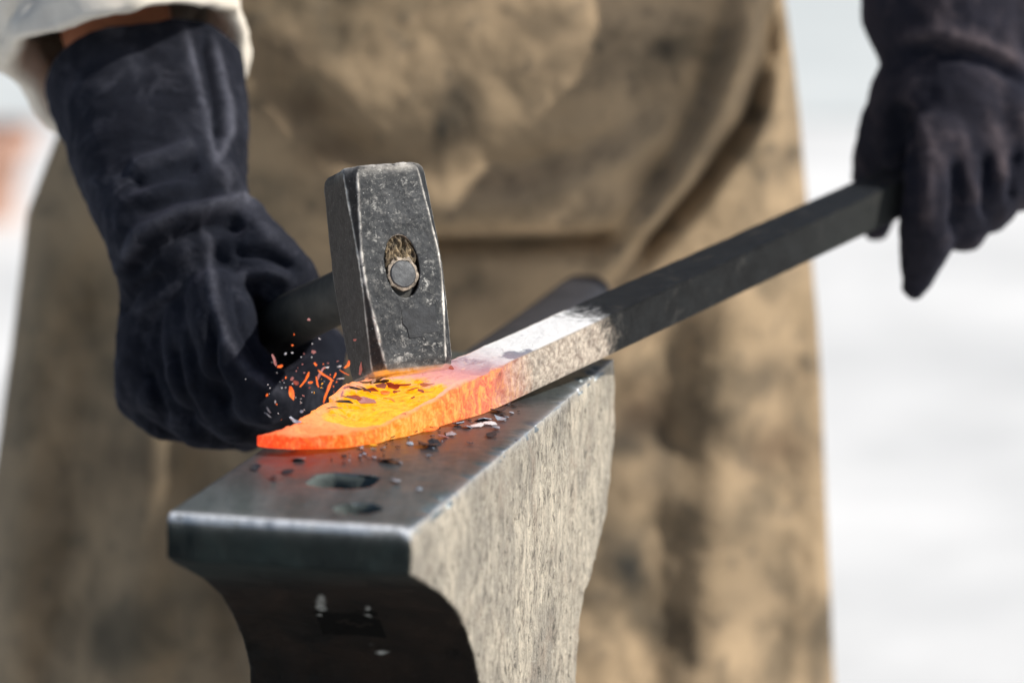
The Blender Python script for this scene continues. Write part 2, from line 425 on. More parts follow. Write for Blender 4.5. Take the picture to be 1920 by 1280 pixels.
pb = [to_local(on_plane(x, y, FR_, AS))[0] for x, y in back]
for p in (pf[0], pb[0]): p[2] = 0.0
zb = -0.31
prof = [(p[0], p[2]) for p in pf]
prof += [(prof[-1][0] + 0.003, -0.20), (prof[-1][0] - 0.03, -0.245), (prof[0][0] + 0.05, -0.265), (prof[0][0] + 0.05, zb)]
pbk = [(p[0], p[2]) for p in pb]
tail = [(pbk[0][0] + 0.0, zb), (pbk[0][0] + 0.0, -0.265), (pbk[-1][0] + 0.03, -0.245)]
prof = prof + tail + pbk[::-1]
print('PROFILE', [(round(a, 3), round(b, 3)) for a, b in prof])

def build_anvil():
    root = empty('anvil', (*(FR_ + AX * 0.2 - AS * AW / 2)[:2], ZA + zb), 'heavy dark steel anvil with pale rough flank and two holes in its bright face', 'anvil')
    n = len(prof)
    V = [(a, 0.0, z) for a, z in prof] + [(a, -AW, z) for a, z in prof]
    FC = [tuple(range(n))[::-1], tuple(range(n, 2 * n))] + [(i, (i + 1) % n, n + (i + 1) % n, n + i) for i in range(n)]
    me = mesh_from(V, FC)
    bm = bmesh.new(); bm.from_mesh(me); bmesh.ops.triangulate(bm, faces=bm.faces[:]); bmesh.ops.recalc_face_normals(bm, faces=bm.faces[:])
    bm.to_mesh(me); bm.free()
    # holes
    hq = [to_local(on_z(x, y, ZA))[0] for x, y in ((573, 911), (603, 891), (706, 889), (693, 915))]
    hc = np.mean(hq, 0)
    pc = to_local(on_z(671, 953, ZA))[0]
    hs = 0.0155
    pr = 0.0118
    print('HOLES', hq, pc)
    cv, cf = [], []
    ring = [(hc[0] + hs * max(-1, min(1, 1.16 * math.cos(t))) , hc[1] + hs * 1.12 * max(-1, min(1, 1.16 * math.sin(t)))) for t in np.linspace(0, 2 * math.pi, 40, endpoint=False)]
    for pts in (ring, [(pc[0] + pr * math.cos(t), pc[1] + pr * math.sin(t)) for t in np.linspace(0, 2 * math.pi, 32, endpoint=False)]):
        k = len(cv); m = len(pts)
        cv += [(x, y, -0.055 if k == 0 else -0.031) for x, y in pts] + [(x, y, 0.02) for x, y in pts]
        cf += [tuple(k + i for i in range(m))[::-1], tuple(k + m + i for i in range(m))]
        cf += [(k + i, k + (i + 1) % m, k + m + (i + 1) % m, k + m + i) for i in range(m)]
    cut_o = bpy.data.objects.new('cutter', mesh_from(cv, cf)); COL.objects.link(cut_o)
    me = evaluated(me, [('BOOLEAN', dict(operation='DIFFERENCE', solver='EXACT', object=cut_o)),
                        ('REMESH', dict(mode='VOXEL', voxel_size=0.0017)), ('SMOOTH', dict(factor=0.5, iterations=3))])
    bpy.data.objects.remove(cut_o)
    L = co(me); N = normals(me)
    holes = (np.maximum(abs(L[:, 0] - hc[0]) / 1, abs(L[:, 1] - hc[1]) / 1.12) < hs + 0.0012) | (np.hypot(L[:, 0] - pc[0], L[:, 1] - pc[1]) < pr + 0.0012)
    # worn, chipped outline
    nA = nz(L, 28, 3.1); nB = nz(L, (140, 140, 40), 9.2, 4); nC = nz(L, 60, 5.5)
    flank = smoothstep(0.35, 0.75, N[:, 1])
    frontm = smoothstep(0.3, 0.8, -N[:, 0])
    d = np.zeros(len(L))
    d += flank * (0.0008 * nB + 0.0010 * nA)
    d += frontm * (0.0016 * nA + 0.0007 * nC)
    topm = smoothstep(0.6, 0.95, N[:, 2]) * (L[:, 2] > -0.01)
    d += topm * 0.00035 * nA
    L2 = L + N * d[:, None]
    # chipping along the right top edge
    e = np.exp(-((L[:, 1] / 0.006) ** 2 + (L[:, 2] / 0.006) ** 2))
    nE = nz(L * [1, 0, 0], 55, 2.2, 4) if False else nz(np.stack([L[:, 0], L[:, 0] * 0, L[:, 2] * 0], 1), 60, 2.2, 4)
    chip = e * np.clip(nE + 0.15, 0, 1) * 0.006
    L2[:, 1] -= chip; L2[:, 2] -= chip * 0.8
    # rounded left front corner
    ce = np.exp(-(((L[:, 1] + AW) / 0.010) ** 2 + ((L[:, 0] - L[:, 0].min()) / 0.010) ** 2))
    L2[:, 0] += ce * 0.002; L2[:, 1] += ce * 0.001
    W = anvil_world(L2)
    set_co(me, W); me.flip_normals(); me.update()
    amin = prof[0][0]
    fe = np.exp(-np.clip(L[:, 2] * 0 + abs(L[:, 2]) - 0.0008, 0, 1) / 0.0016) * np.exp(-np.clip(L[:, 0] - amin - 0.001, 0, 1) / 0.0026)  # pale front rim: the sky's highlight painted along the edge
    re = 0.55 * np.exp(-abs(L[:, 2]) / 0.002) * np.exp(-abs(L[:, 1]) / 0.0022)
    attr(me, 'edge', np.clip(fe * 1.6 + re, 0, 1))
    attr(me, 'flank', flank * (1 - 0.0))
    pp = proj(W)
    attr(me, 'rust', smoothstep(1060, 1110, pp[:, 1]) * (1 - flank))
    chips_glints = np.zeros(len(L))
    for cx, cy, rx, ry in ((602, 1136, 9, 22), (690, 1150, 5, 15), (716, 1222, 13, 4), (698, 1207, 6, 4)):
        chips_glints = np.maximum(chips_glints, np.clip(0.75 + 1.2 * nB, 0, 0.9) * smoothstep(1.15, 0.7, np.hypot((pp[:, 0] - cx) / rx, (pp[:, 1] - cy) / ry)) * (1 - flank) * (N[:, 0] < 0))
    attr(me, 'chip', chips_glints)
    sd, _, _ = poly_dist(L[:, :2], [(0.11, -0.115), (0.15, -0.08), (0.20, -0.045), (0.27, -0.012)])
    attr(me, 'soot', topm * np.exp(-(sd / 0.04) ** 2) * 0.75)
    # split the face plate and the holes off as parts
    bm = bmesh.new(); bm.from_mesh(me); bm.faces.ensure_lookup_table()
    kind = np.zeros(len(bm.faces), int)
    for f in bm.faces:
        idx = [v.index for v in f.verts]
        if all(holes[i] for i in idx) and abs(f.normal.z) < 0.75 and L[idx, 2].min() > -0.095:
            kind[f.index] = 2 if L[idx, 0].mean() > (hc[0] + pc[0]) / 2 else 3
        elif L[idx, 2].mean() > -0.0045 and f.normal.z > 0.25:
            kind[f.index] = 1
    def part(name, k, mat, lab=None):
        b2 = bm.copy(); b2.faces.ensure_lookup_table()
        bmesh.ops.delete(b2, geom=[f for f in b2.faces if kind[f.index] != k], context='FACES')
        m2 = bpy.data.meshes.new(name); b2.to_mesh(m2); b2.free()
        o = finish(name, m2, mat, root)
        if lab: o['label'] = lab
        return o
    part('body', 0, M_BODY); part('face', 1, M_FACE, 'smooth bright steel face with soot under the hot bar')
    part('hardy_hole', 2, M_HOLE, 'square hole nearest the hot bar'); part('pritchel_hole', 3, M_HOLE, 'small round hole near the front edge')
    bm.free(); bpy.data.meshes.remove(me)
    # horn: beyond the far end of the face, seen dark and blurred behind the bar
    rings = []
    Lh = 0.33
    tipw = to_local(on_z(1098, 508, ZA))[0]
    for s in np.linspace(0, 1, 26):
        cx = pbk[0][0] - 0.012 + s * (tipw[0] - pbk[0][0] + 0.012)
        cy = -AW * 0.60 + s * (tipw[1] + AW * 0.60)
        w = (AW / 2 - 0.019) * (1 - s) ** 0.8 * 0.62 + 0.019
        h = 0.030 * (1 - s) + 0.018
        zt = -0.003 - 0.012 * s * (1 - s)
        t = np.linspace(0, 2 * math.pi, 32, endpoint=False)
        yy = np.sign(np.cos(t)) * abs(np.cos(t)) ** 0.7 * w
        zz = np.sign(np.sin(t)) * abs(np.sin(t)) ** 0.8 * h; yy = yy - 0.0
        rings.append(anvil_world(np.stack([np.full(32, cx), cy + yy, zt - h + zz], 1)))
    V, FC = loft(rings, caps=True)
    finish('horn', mesh_from(V, FC), M_HORN, root, sharp=50)['label'] = 'dark tapering horn behind the bar'
build_anvil()

def build_stump():
    c = FR_ + AX * 0.2 - AS * AW / 2
    rings = []
    ztop = ZA + zb
    for z in (0.0, 0.1, 0.25, ztop - 0.012, ztop):
        t = np.linspace(0, 2 * math.pi, 64, endpoint=False)
        r = 0.30 + 0.012 * np.sin(5 * t + 1) + 0.008 * np.sin(11 * t) + (0.02 if z == 0 else 0) - (0.012 if z == ztop else 0)
        rings.append(np.stack([c[0] + r * np.cos(t), c[1] + r * np.sin(t), np.full(64, z)], 1))
    V, FC = loft(rings, caps=True)
    tag(finish('tree_stump', mesh_from(V, FC), M_STUMP, sharp=40), 'round wooden stump that the anvil stands on', 'stump')
build_stump()

# ------------------------------------------------------------------ steel bar with glowing end
# stations: front-bottom edge pixel, front-top height (px), width (m)
st = [(480, 845, 19, 0.009), (492, 848, 23, 0.014), (510, 850, 25, 0.018), (538, 851, 25, 0.024), (578, 850, 24, 0.031), (644, 844, 25, 0.042), (705, 831, 28, 0.056),
      (745, 822, 33, 0.063), (780, 815, 41, 0.065), (813, 804, 52, 0.064), (856, 791, 63, 0.058), (908, 776, 73, 0.043), (942, 761, 76, 0.034)]
FBp = [on_z(x, y, ZA + 0.0015) for x, y, h, w in st]
HT = [h * np.linalg.norm(p - CAM) / F / math.cos(PITCH) for (x, y, h, w), p in zip(st, FBp)]
WD = [s[3] for s in st]
ENDP = at(1735, 387, 2.40)
for t in np.linspace(0, 1, 40)[1:]:
    FBp.append(FBp[12] + (ENDP - FBp[12]) * t)
    HT.append(HT[12] + (0.0250 - HT[12]) * t); WD.append(WD[12] + (0.030 - WD[12]) * t)
FBp, HT, WD = np.array(FBp), np.array(HT), np.array(WD)
def resample(A, s, t): return np.stack([np.interp(t, s, A[:, i]) for i in range(A.shape[1])], 1)
arc = np.concatenate([[0], np.cumsum(np.linalg.norm(np.diff(FBp, axis=0), axis=1))])
HOT = arc[12]
T = np.concatenate([np.linspace(0, 0.30, 240)[:-1], np.linspace(0.30, arc[-1], 130)])
P = resample(FBp, arc, T); H = np.interp(T, arc, HT); WW = np.interp(T, arc, WD)
ker = np.hanning(15); ker /= ker.sum()
def sm(a):
    p = np.pad(a, 7, mode='edge'); return np.convolve(p, ker, 'valid')
P[:, 0], P[:, 1], P[:, 2] = sm(P[:, 0]), sm(P[:, 1]), sm(P[:, 2])
H, WW = sm(H), sm(WW)
tan = np.gradient(P, axis=0); tan /= np.linalg.norm(tan, axis=1)[:, None]
tan[:, 0], tan[:, 1], tan[:, 2] = sm(tan[:, 0]), sm(tan[:, 1]), sm(tan[:, 2]); tan /= np.linalg.norm(tan, axis=1)[:, None]
latv = np.stack([-tan[:, 1], tan[:, 0], 0 * tan[:, 0]], 1); latv /= np.linalg.norm(latv, axis=1)[:, None]   # away from the viewer
upv = np.cross(tan, -latv); upv *= np.sign(upv[:, 2])[:, None]
print('BAR hot length', HOT, 'total', arc[-1], 'dir', tan[60], tan[-30])
def build_bar():
    root = empty('steel_bar', (*P[30][:2], ZA), 'long square steel bar, its flattened end glowing orange under the hammer', 'steel bar')
    # perimeter: front bottom -> front top -> back top -> back bottom, corners rounded
    m = 18
    s = np.linspace(0, 1, m)
    per = []
    c = 0.045
    per += [(0 + (0.5 * c * (abs(2 * t - 1)) ** 8), t) for t in s[:-1]]
    per += [(t, 1 - (0.5 * c * (abs(2 * t - 1)) ** 8)) for t in s[:-1]]
    per += [(1 - (0.5 * c * (abs(2 * t - 1)) ** 8), 1 - t) for t in s[:-1]]
    per += [(1 - t, 0.5 * c * (abs(2 * t - 1)) ** 8) for t in s[:-1]]
    per = np.array(per); n = len(per)
    rings = [P[i] + np.outer(per[:, 0] * WW[i], latv[i]) + np.outer(per[:, 1] * H[i], upv[i]) for i in range(len(P))]
    V = np.concatenate(rings)
    a = np.repeat(per[:, 0][None], len(P), 0).ravel(); b = np.repeat(per[:, 1][None], len(P), 0).ravel()
    tt = np.repeat(T, n)
    top = smoothstep(0.86, 0.97, b) * smoothstep(0.01, 0.06, a) * smoothstep(0.0, 0.05, 1.0 - a)
    # hammered hollow in the glowing end
    u = tt / HOT
    basin = np.exp(-((u - 0.60) / 0.20) ** 4) * smoothstep(0.08, 0.24, a) * smoothstep(1.05, 0.75, a) * (b > 0.9)
    dz = -0.0085 * basin + 0.002 * np.exp(-((u - 0.66) / 0.16) ** 2) * smoothstep(0.75, 1.0, a) * smoothstep(0.5, 1, b)
    n1 = nz(V, 55, 1.3); n2 = nz(V, 170, 4.4)
    hotm = smoothstep(1.12, 0.9, u)
    tiptaper = np.clip(u / 0.08, 0, 1)
    amp = (0.0004 + 0.0016 * hotm) * (0.3 + 0.7 * tiptaper)
    nv = np.repeat(latv, n, 0) * (np.where(a < 0.02, -1, np.where(a > 0.98, 1, 0)))[:, None] + np.array([0, 0, 1.0]) * np.where(b > 0.98, 1, 0)[:, None]
    # hammer facets on the near side of the hot end
    fac = 0.0020 * hotm * np.sin(tt * 260 + 4 * n1) * (a < 0.02) * tiptaper
    V = V + nv * (amp * n1 + 0.35 * amp * n2 + fac)[:, None]
    V[:, 2] += dz + 0.0028 * smoothstep(0.42, 0.05, u)
    V[:, 2] = np.maximum(V[:, 2], ZA + 0.0008) if True else V[:, 2]
    nr = len(P)
    def make(name, i0, i1, cap0, cap1, lab):
        vv = V[i0 * n:(i1 + 1) * n]
        k = i1 - i0 + 1
        FC = []
        for i in range(k - 1):
            for j in range(n):
                p0 = i * n + j; p1 = i * n + (j + 1) % n
                FC.append((p0, p0 + n, p1 + n, p1))
        if cap0: FC.append(tuple(range(n)))
        if cap1: FC.append(tuple(range((k - 1) * n, k * n))[::-1])
        me = mesh_from(vv, FC)
        bm = bmesh.new(); bm.from_mesh(me); bmesh.ops.recalc_face_normals(bm, faces=bm.faces[:]); bm.to_mesh(me); bm.free()
        sl = slice(i0 * n, (i1 + 1) * n)
        attr(me, 'u', np.clip(u[sl], 0, 1)); attr(me, 'v', np.clip((tt[sl] - HOT + 0.085) / 0.35, 0, 1))
        attr(me, 'top', top[sl]); attr(me, 'basin', np.clip(1.25 * basin[sl], 0, 1)); attr(me, 'far', smoothstep(0.46, 0.68, tt[sl]))
        o = finish(name, me, M_BAR, root, sharp=50); o['label'] = lab
        return o
    ih = int(np.searchsorted(T, HOT + 0.004))
    make('glowing_end', 0, ih, True, False, 'flattened orange and yellow hot end lying on the anvil')
    make('shank', ih, nr - 1, False, True, 'square shank, scaly white by the heat and black towards the glove')
build_bar()

# ------------------------------------------------------------------ hammer
YAW, ELV, ROLL = R(25.0), R(19.3), R(0.5)
HN = np.array([math.sin(YAW) * math.cos(ELV), -math.cos(YAW) * math.cos(ELV), math.sin(ELV)])   # front cheek normal
HX = np.array([math.cos(YAW), math.sin(YAW), 0.0])
HY = -HN
HZ = np.cross(HX, HY)
HX, HZ = HX * math.cos(ROLL) + HZ * math.sin(ROLL), HZ * math.cos(ROLL) - HX * math.sin(ROLL)
HL, HWD, HDP = 0.1215, 0.0515, 0.0450
# lower rear edge of the striking face rests on the bar
HC = at(727, 512, 2.028)
def hw(L): return HC + np.outer(L[:, 0], HX) + np.outer(L[:, 1], HY) + np.outer(L[:, 2], HZ)
print('HAMMER centre', HC, 'front centre px', proj(HC + HN * HWD / 2), 'top', proj(HC + HZ * HL / 2 + HN * HWD / 2), 'bottom', proj(HC - HZ * HL / 2 + HN * HWD / 2), 'rear z', (HC - HZ * HL / 2 + HY * HDP / 2)[2] - ZA)
print('handle px', [proj(HC + HY * t).round(0).tolist() for t in (0.03, 0.08, 0.14, 0.2, 0.26)], [float((HC + HY * t)[1] + 1.9) for t in (0.03, 0.14, 0.2, 0.26)])
def build_hammer():
    root = empty('hammer', HC, 'blunt grey steel sledge hammer striking the glowing bar, dark wooden handle', 'hammer')
    rings = []
    zs = np.concatenate([[-HL / 2, -HL / 2 + 0.0025], np.linspace(-HL / 2 + 0.006, HL / 2 - 0.006, 30), [HL / 2 - 0.0025, HL / 2]])
    for z in zs:
        q = abs(z) / (HL / 2)
        c = 0.0016 + 0.0052 * max(0, (q - 0.12) / 0.88) ** 1.0
        w = HWD / 2 * (1.0 - 0.02 * max(0, q - 0.25)); g = w - (HWD - HDP) / 2
        if q > 0.999: w -= 0.0022; g -= 0.0022
        elif q > 0.95: w -= 0.0006; g -= 0.0006
        pts = [(-w + c, -g), (w - c, -g), (w, -g + c), (w, g - c), (w - c, g), (-w + c, g), (-w, g - c), (-w, -g + c)]
        rings.append(np.array([(x, y, z) for x, y in pts]))
    V, FC = loft(rings, caps=True)
    me = mesh_from(V, FC)
    bm = bmesh.new(); bm.from_mesh(me); bmesh.ops.recalc_face_normals(bm, faces=bm.faces[:]); bm.to_mesh(me); bm.free()
    # eye
    er, eh = 0.0105, 0.0188
    t = np.linspace(0, 2 * math.pi, 48, endpoint=False)
    cv = [(er * math.cos(a), y, eh * math.sin(a) * (0.96 + 0.04 * abs(math.cos(a)))) for y in (-0.05, 0.05) for a in t]
    cf = [tuple(range(48))[::-1], tuple(range(48, 96))] + [(i, (i + 1) % 48, 48 + (i + 1) % 48, 48 + i) for i in range(48)]
    co_ = bpy.data.objects.new('cutter', mesh_from(cv, cf)); COL.objects.link(co_)
    cm = co_.data
    bm = bmesh.new(); bm.from_mesh(cm); bmesh.ops.recalc_face_normals(bm, faces=bm.faces[:]); bm.to_mesh(cm); bm.free()
    me = evaluated(me, [('BOOLEAN', dict(operation='DIFFERENCE', solver='EXACT', object=co_)), ('REMESH', dict(mode='VOXEL', voxel_size=0.00062)), ('SMOOTH', dict(factor=0.5, iterations=2))])
    bpy.data.objects.remove(co_)
    L = co(me); N = normals(me)
    n1 = nz(L, 90, 1.7); n2 = nz(L, 380, 3.3)
    # distance to sharp edges: between front and side planes, chamfer lines and ends
    q = abs(L[:, 2]) / (HL / 2)
    c = 0.0016 + 0.0052 * np.clip((q - 0.12) / 0.88, 0, 1)
    w = HWD / 2 * (1 - 0.02 * np.clip(q - 0.25, 0, 1)); g = w - (HWD - HDP) / 2
    ax, ay = abs(L[:, 0]), abs(L[:, 1])
    dl = np.minimum(np.hypot(ax - (w - c), ay - g), np.hypot(ax - w, ay - (g - c)))
    de = np.minimum(HL / 2 - abs(L[:, 2]), 1)
    eye_d = abs(np.hypot(L[:, 0] / er, L[:, 2] / eh) - 1) * er
    edge = np.exp(-(dl / (0.00065 + 0.0005 * np.clip(n1, 0, 1))) ** 2)
    edge = np.maximum(edge, 0.9 * np.exp(-(de / 0.0022)) * (de < 0.01))
    edge *= np.where((L[:, 0] < -0.018) & (L[:, 1] > 0), 0.25, 1)
    edge = np.clip(edge * (0.75 + 0.6 * n1), 0, 1)
    dust = np.zeros(len(L))
    for (x, z, r, a) in ((0.0135, -0.006, 0.008, 1.0), (-0.013, 0.017, 0.006, 0.8), (-0.0155, 0.034, 0.005, 0.8), (0.010, -0.020, 0.007, 0.85), (-0.013, -0.004, 0.005, 0.6), (0.004, 0.036, 0.012, 0.4), (0.014, -0.032, 0.006, 0.7), (-0.012, -0.048, 0.007, 0.8), (0.015, -0.05, 0.007, 0.8), (0.0, -0.052, 0.02, 0.55), (0.0, 0.052, 0.02, 0.4)):
        dust = np.maximum(dust, a * np.exp(-((L[:, 0] - x) ** 2 + (L[:, 2] - z) ** 2) / r ** 2))
    dust *= (L[:, 1] < -HDP / 2 + 0.009)
    dust = np.clip(1.0 * dust + 0.10, 0, 1)
    cheek = smoothstep(-0.5, -0.85, N[:, 0])
    dd = 0.00022 * n1 + 0.00010 * n2 - 0.0007 * edge * np.clip(n2 * 1.5, 0, 1)
    L2 = L + N * dd[:, None]
    set_co(me, hw(L2))
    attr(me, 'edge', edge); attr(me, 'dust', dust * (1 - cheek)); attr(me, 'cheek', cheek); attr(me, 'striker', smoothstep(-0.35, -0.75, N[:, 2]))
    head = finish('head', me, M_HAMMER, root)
    # rectangular scale patch low on the front cheek
    op = [(-0.0045, -0.0250), (0.0165, -0.0245), (0.0160, -0.031), (0.0168, -0.0395), (0.006, -0.0400), (0.0055, -0.0415), (-0.002, -0.0418), (-0.0025, -0.036), (-0.0048, -0.033)]
    Lp = [(x, -HDP / 2 - 0.00015, z) for x, z in op] + [(x, -HDP / 2 + 0.0012, z) for x, z in op]
    m = len(op)
    FCp = [tuple(range(m))] + [(i, m + i, m + (i + 1) % m, (i + 1) % m) for i in range(m)]
    finish('scale_patch', mesh_from(hw(np.array(Lp)), FCp), M_PATCH, head, smooth=False)['label'] = 'flat dark rectangular scale patch low on the cheek'
    # handle: oval, from the eye back into the glove
    rings = []
    for y, rx, rz in ((-0.0185, 0.0101, 0.0182), (0.02, 0.0101, 0.0182), (0.0235, 0.0101, 0.0182), (0.0255, 0.0125, 0.0155), (0.05, 0.0130, 0.0155), (0.10, 0.0135, 0.016), (0.18, 0.0145, 0.017), (0.26, 0.0150, 0.018), (0.33, 0.0155, 0.019), (0.338, 0.012, 0.015)):
        t = np.linspace(0, 2 * math.pi, 40, endpoint=False)
        rings.append(np.stack([rx * np.cos(t), np.full(40, y), rz * np.sin(t)], 1))
    V, FC = loft(rings, caps=True)
    handle = finish('handle', mesh_from(hw(V), FC), M_HANDLE, root, sharp=50)
    # frayed wood end grain in the top of the eye
    gx, gz = np.meshgrid(np.linspace(-1, 1, 60), np.linspace(-1, 1, 80))
    rr = np.hypot(gx, gz); keep = rr < 1.0
    pts = np.stack([gx.ravel() * er * 0.97, np.zeros(gx.size), gz.ravel() * eh * 0.97], 1)
    f1 = nz(pts, (520, 1, 240), 2.0, 4)
    up = smoothstep(-0.001, 0.004, pts[:, 2])
    pts[:, 1] = -HDP / 2 + 0.0032 - 0.0022 * f1 * up - 0.0022 * up + 0.0012 * (1 - up)
    FC = []
    for i in range(79):
        for j in range(59):
            if keep[i, j] and keep[i + 1, j] and keep[i, j + 1] and keep[i + 1, j + 1]:
                p = i * 60 + j; FC.append((p, p + 1, p + 61, p + 60))
    mfr = mesh_from(hw(pts), FC)
    bmf = bmesh.new(); bmf.from_mesh(mfr); bmesh.ops.delete(bmf, geom=[v for v in bmf.verts if not v.link_faces], context='VERTS'); bmf.to_mesh(mfr); bmf.free()
    attr(mfr, 'up', np.array([smoothstep(-0.004, 0.003, np.array([(np.array(v.co) - HC) @ HZ]))[0] for v in mfr.vertices]))
    finish('end_grain', mfr, M_FIBRE, handle)['label'] = 'frayed pale wood fibres in the hammer eye'
    # round steel wedge with a burred ring
    wz = -0.0045
    def disc(r0, r1, y0, y1, nn=40, rag=0.0):
        rg = []
        for r, y in ((r1, y1), (r1, y0), (r1 - 0.0006, y0 - 0.0003), (r0, y0 - 0.0003)) if r0 > 0 else ((r1, y1), (r1, y0), (r1 - 0.0006, y0 - 0.0004), (r1 * 0.5, y0 - 0.0005)):
            t = np.linspace(0, 2 * math.pi, nn, endpoint=False)
            k = r * (1 + rag * np.array([mnoise.noise(Vector((math.cos(a) * 3, math.sin(a) * 3, 7.0))) for a in t]))
            rg.append(np.stack([k * np.cos(t), np.full(nn, y), wz + k * np.sin(t)], 1))
        return rg
    V, FC = loft(disc(0.0076, 0.0097, -HDP / 2 + 0.0008, -HDP / 2 + 0.006, rag=0.22), caps=False)
    wedge_ring = finish('wedge_ring', mesh_from(hw(V), FC), M_RING, handle, sharp=30)
    V, FC = loft(disc(0, 0.0079, -HDP / 2 + 0.0002, -HDP / 2 + 0.006, rag=0.03), caps=True)
    finish('wedge', mesh_from(hw(V), FC), M_WEDGE, handle, sharp=30)['label'] = 'round steel wedge in the hammer eye'
build_hammer()

# ------------------------------------------------------------------ smith
def cap(px, py, d, r): return (tuple(at(px, py, d)), r)
person = empty('person', (-0.06, 0.86, 0.0), 'person in a stained tan leather apron and dark suede gauntlets, holding hammer and bar', 'person')

# right hand glove (left in the picture), closed round the hammer handle
def crease(pp, N, lines):
    """sum of ridges drawn along polylines on the side that faces the viewer"""
    out = np.zeros(len(pp)); 
    for ln, w, a in lines:
        d, s, t = poly_dist(pp, ln)
        fade = smoothstep(0, 0.12, t) * smoothstep(0, 0.12, 1 - t)
        out += a * np.exp(-(d / w) ** 2) * (0.25 + 0.75 * fade)
    return out
def hpt(t, sx=0, sz=0):   # a point along the hammer handle
    return HC + HY * t + HX * sx + HZ * sz
G_OPEN = at(272, 150, 2.335); G_WR = at(330, 440, 2.215)
def build_right_glove():
    chains = []
    arm = G_OPEN - G_WR
    ext = G_OPEN + arm * 0.35
    mid = G_WR + arm * 0.5
    # gauntlet, flattened: two parallel chains
    def pair(p, r, off): return [(tuple(np.array(p) - RT * off), r), (tuple(np.array(p) + RT * off), r)]
    stt = [(ext, 0.050, 0.019), (G_OPEN, 0.0475, 0.0185), (mid, 0.044, 0.013), (G_WR, 0.040, 0.0055)]
    for k in (0, 1):
        chains.append([pair(p, r, o)[k] for p, r, o in stt])
    chains.append([pair(G_OPEN, 0.0475, 0.0185)[0], pair(G_OPEN, 0.0475, 0.0185)[1]])
    chains.append([pair(mid, 0.044, 0.013)[0], pair(mid, 0.044, 0.013)[1]])
    chains.append([pair(ext, 0.050, 0.019)[0], pair(ext, 0.050, 0.019)[1]])
    # back of the hand
    chains.append([(tuple(G_WR), 0.043), cap(338, 545, 2.222, 0.039), cap(318, 640, 2.217, 0.034), cap(300, 700, 2.207, 0.029)])
    chains.append([cap(345, 480, 2.222, 0.036), cap(415, 545, 2.202, 0.031), cap(395, 640, 2.192, 0.028)])
    # thumb over the top of the handle
    chains.append([cap(420, 455, 2.217, 0.030), cap(480, 490, 2.197, 0.027), cap(530, 520, 2.187, 0.021), cap(575, 560, 2.212, 0.016)])
    # index, middle, ring, little finger: knuckle, middle joint, end joint, tip
    chains.append([cap(410, 560, 2.172, 0.021), cap(432, 670, 2.137, 0.020), cap(500, 745, 2.127, 0.019), cap(565, 765, 2.157, 0.016), cap(600, 700, 2.20, 0.016), cap(608, 655, 2.225, 0.015)])
    chains.append([cap(560, 735, 2.19, 0.017), cap(600, 705, 2.21, 0.016), cap(560, 660, 2.25, 0.016)])
    chains.append([cap(370, 610, 2.187, 0.022), cap(378, 715, 2.157, 0.021), cap(440, 775, 2.147, 0.019), cap(520, 790, 2.167, 0.016), cap(570, 725, 2.212, 0.015)])
    chains.append([cap(325, 640, 2.207, 0.022), cap(318, 735, 2.187, 0.021), cap(375, 785, 2.172, 0.019), cap(455, 800, 2.187, 0.016), cap(520, 740, 2.227, 0.014)])
    chains.append([cap(285, 660, 2.227, 0.020), cap(272, 735, 2.217, 0.019), cap(310, 775, 2.202, 0.017), cap(390, 795, 2.212, 0.015), cap(460, 745, 2.247, 0.013)])
    me = organic(chains, 0.0020, 8)
    Q = co(me); N = normals(me); pp = proj(Q)
    facing = smoothstep(-0.1, 0.35, -(N @ FWD))
    seams = [([(345, 50), (368, 150), (388, 240), (404, 312)], 8, 1.0), ([(400, 70), (424, 180), (432, 250), (404, 312)], 9, 1.0),
             ([(380, 398), (390, 480), (402, 560), (425, 640), (470, 700), (540, 745)], 10, 0.9), ([(404, 312), (432, 350), (470, 395)], 8, 0.7)]
    folds = [([(232, 490), (262, 440), (320, 405), (400, 385), (465, 380)], 14, 1.0), ([(215, 520), (255, 480), (330, 440)], 14, 0.5), ([(245, 320), (300, 300), (372, 275)], 18, 0.8),
             ([(415, 300), (440, 340), (500, 410)], 11, 0.8), ([(400, 330), (450, 400), (520, 460)], 13, 0.6), ([(440, 520), (500, 510), (545, 522)], 12, 0.8), ([(250, 590), (300, 560), (350, 540)], 18, 0.4),
             ([(355, 590), (345, 680), (352, 760)], 12, 0.35), ([(395, 740), (450, 780), (520, 795)], 10, 0.35), ([(460, 385), (520, 440), (575, 500)], 18, 0.35)]
    valleys = [([(240, 400), (330, 365), (410, 350), (455, 360)], 16, 1.0), ([(235, 520), (290, 465), (390, 425), (460, 418)], 15, 0.9), ([(215, 590), (255, 545), (310, 520)], 14, 0.8),
               ([(385, 60), (405, 180), (416, 260)], 9, 0.9), ([(430, 470), (500, 480), (550, 500)], 12, 0.7), ([(395, 600), (392, 690), (430, 770)], 11, 0.9), ([(325, 640), (335, 720), (365, 800)], 11, 0.8), ([(280, 690), (295, 740), (310, 800)], 10, 0.7),
               ([(240, 345), (300, 330), (380, 305)], 16, 0.7), ([(440, 545), (452, 610), (500, 690)], 8, 0.5)]
    sr = crease(pp, N, seams); fr = crease(pp, N, folds); vr = crease(pp, N, valleys)
    n1 = nz(Q, 24, 6.1); n2 = nz(Q, 75, 2.1)
    disp = facing * (0.0022 * sr + 0.0062 * fr - 0.0078 * vr) + 0.0026 * n1 + 0.0009 * n2
    # keep the handle's channel clear
    set_co(me, Q + N * disp[:, None])
    scuff_hilite = facing * np.clip(0.85 * sr + 0.40 * fr - 0.5 * vr + 0.16 * np.clip(n1, 0, 1), 0, 1)  # fold ridges get painted highlights, on top of scuffed seams and wear
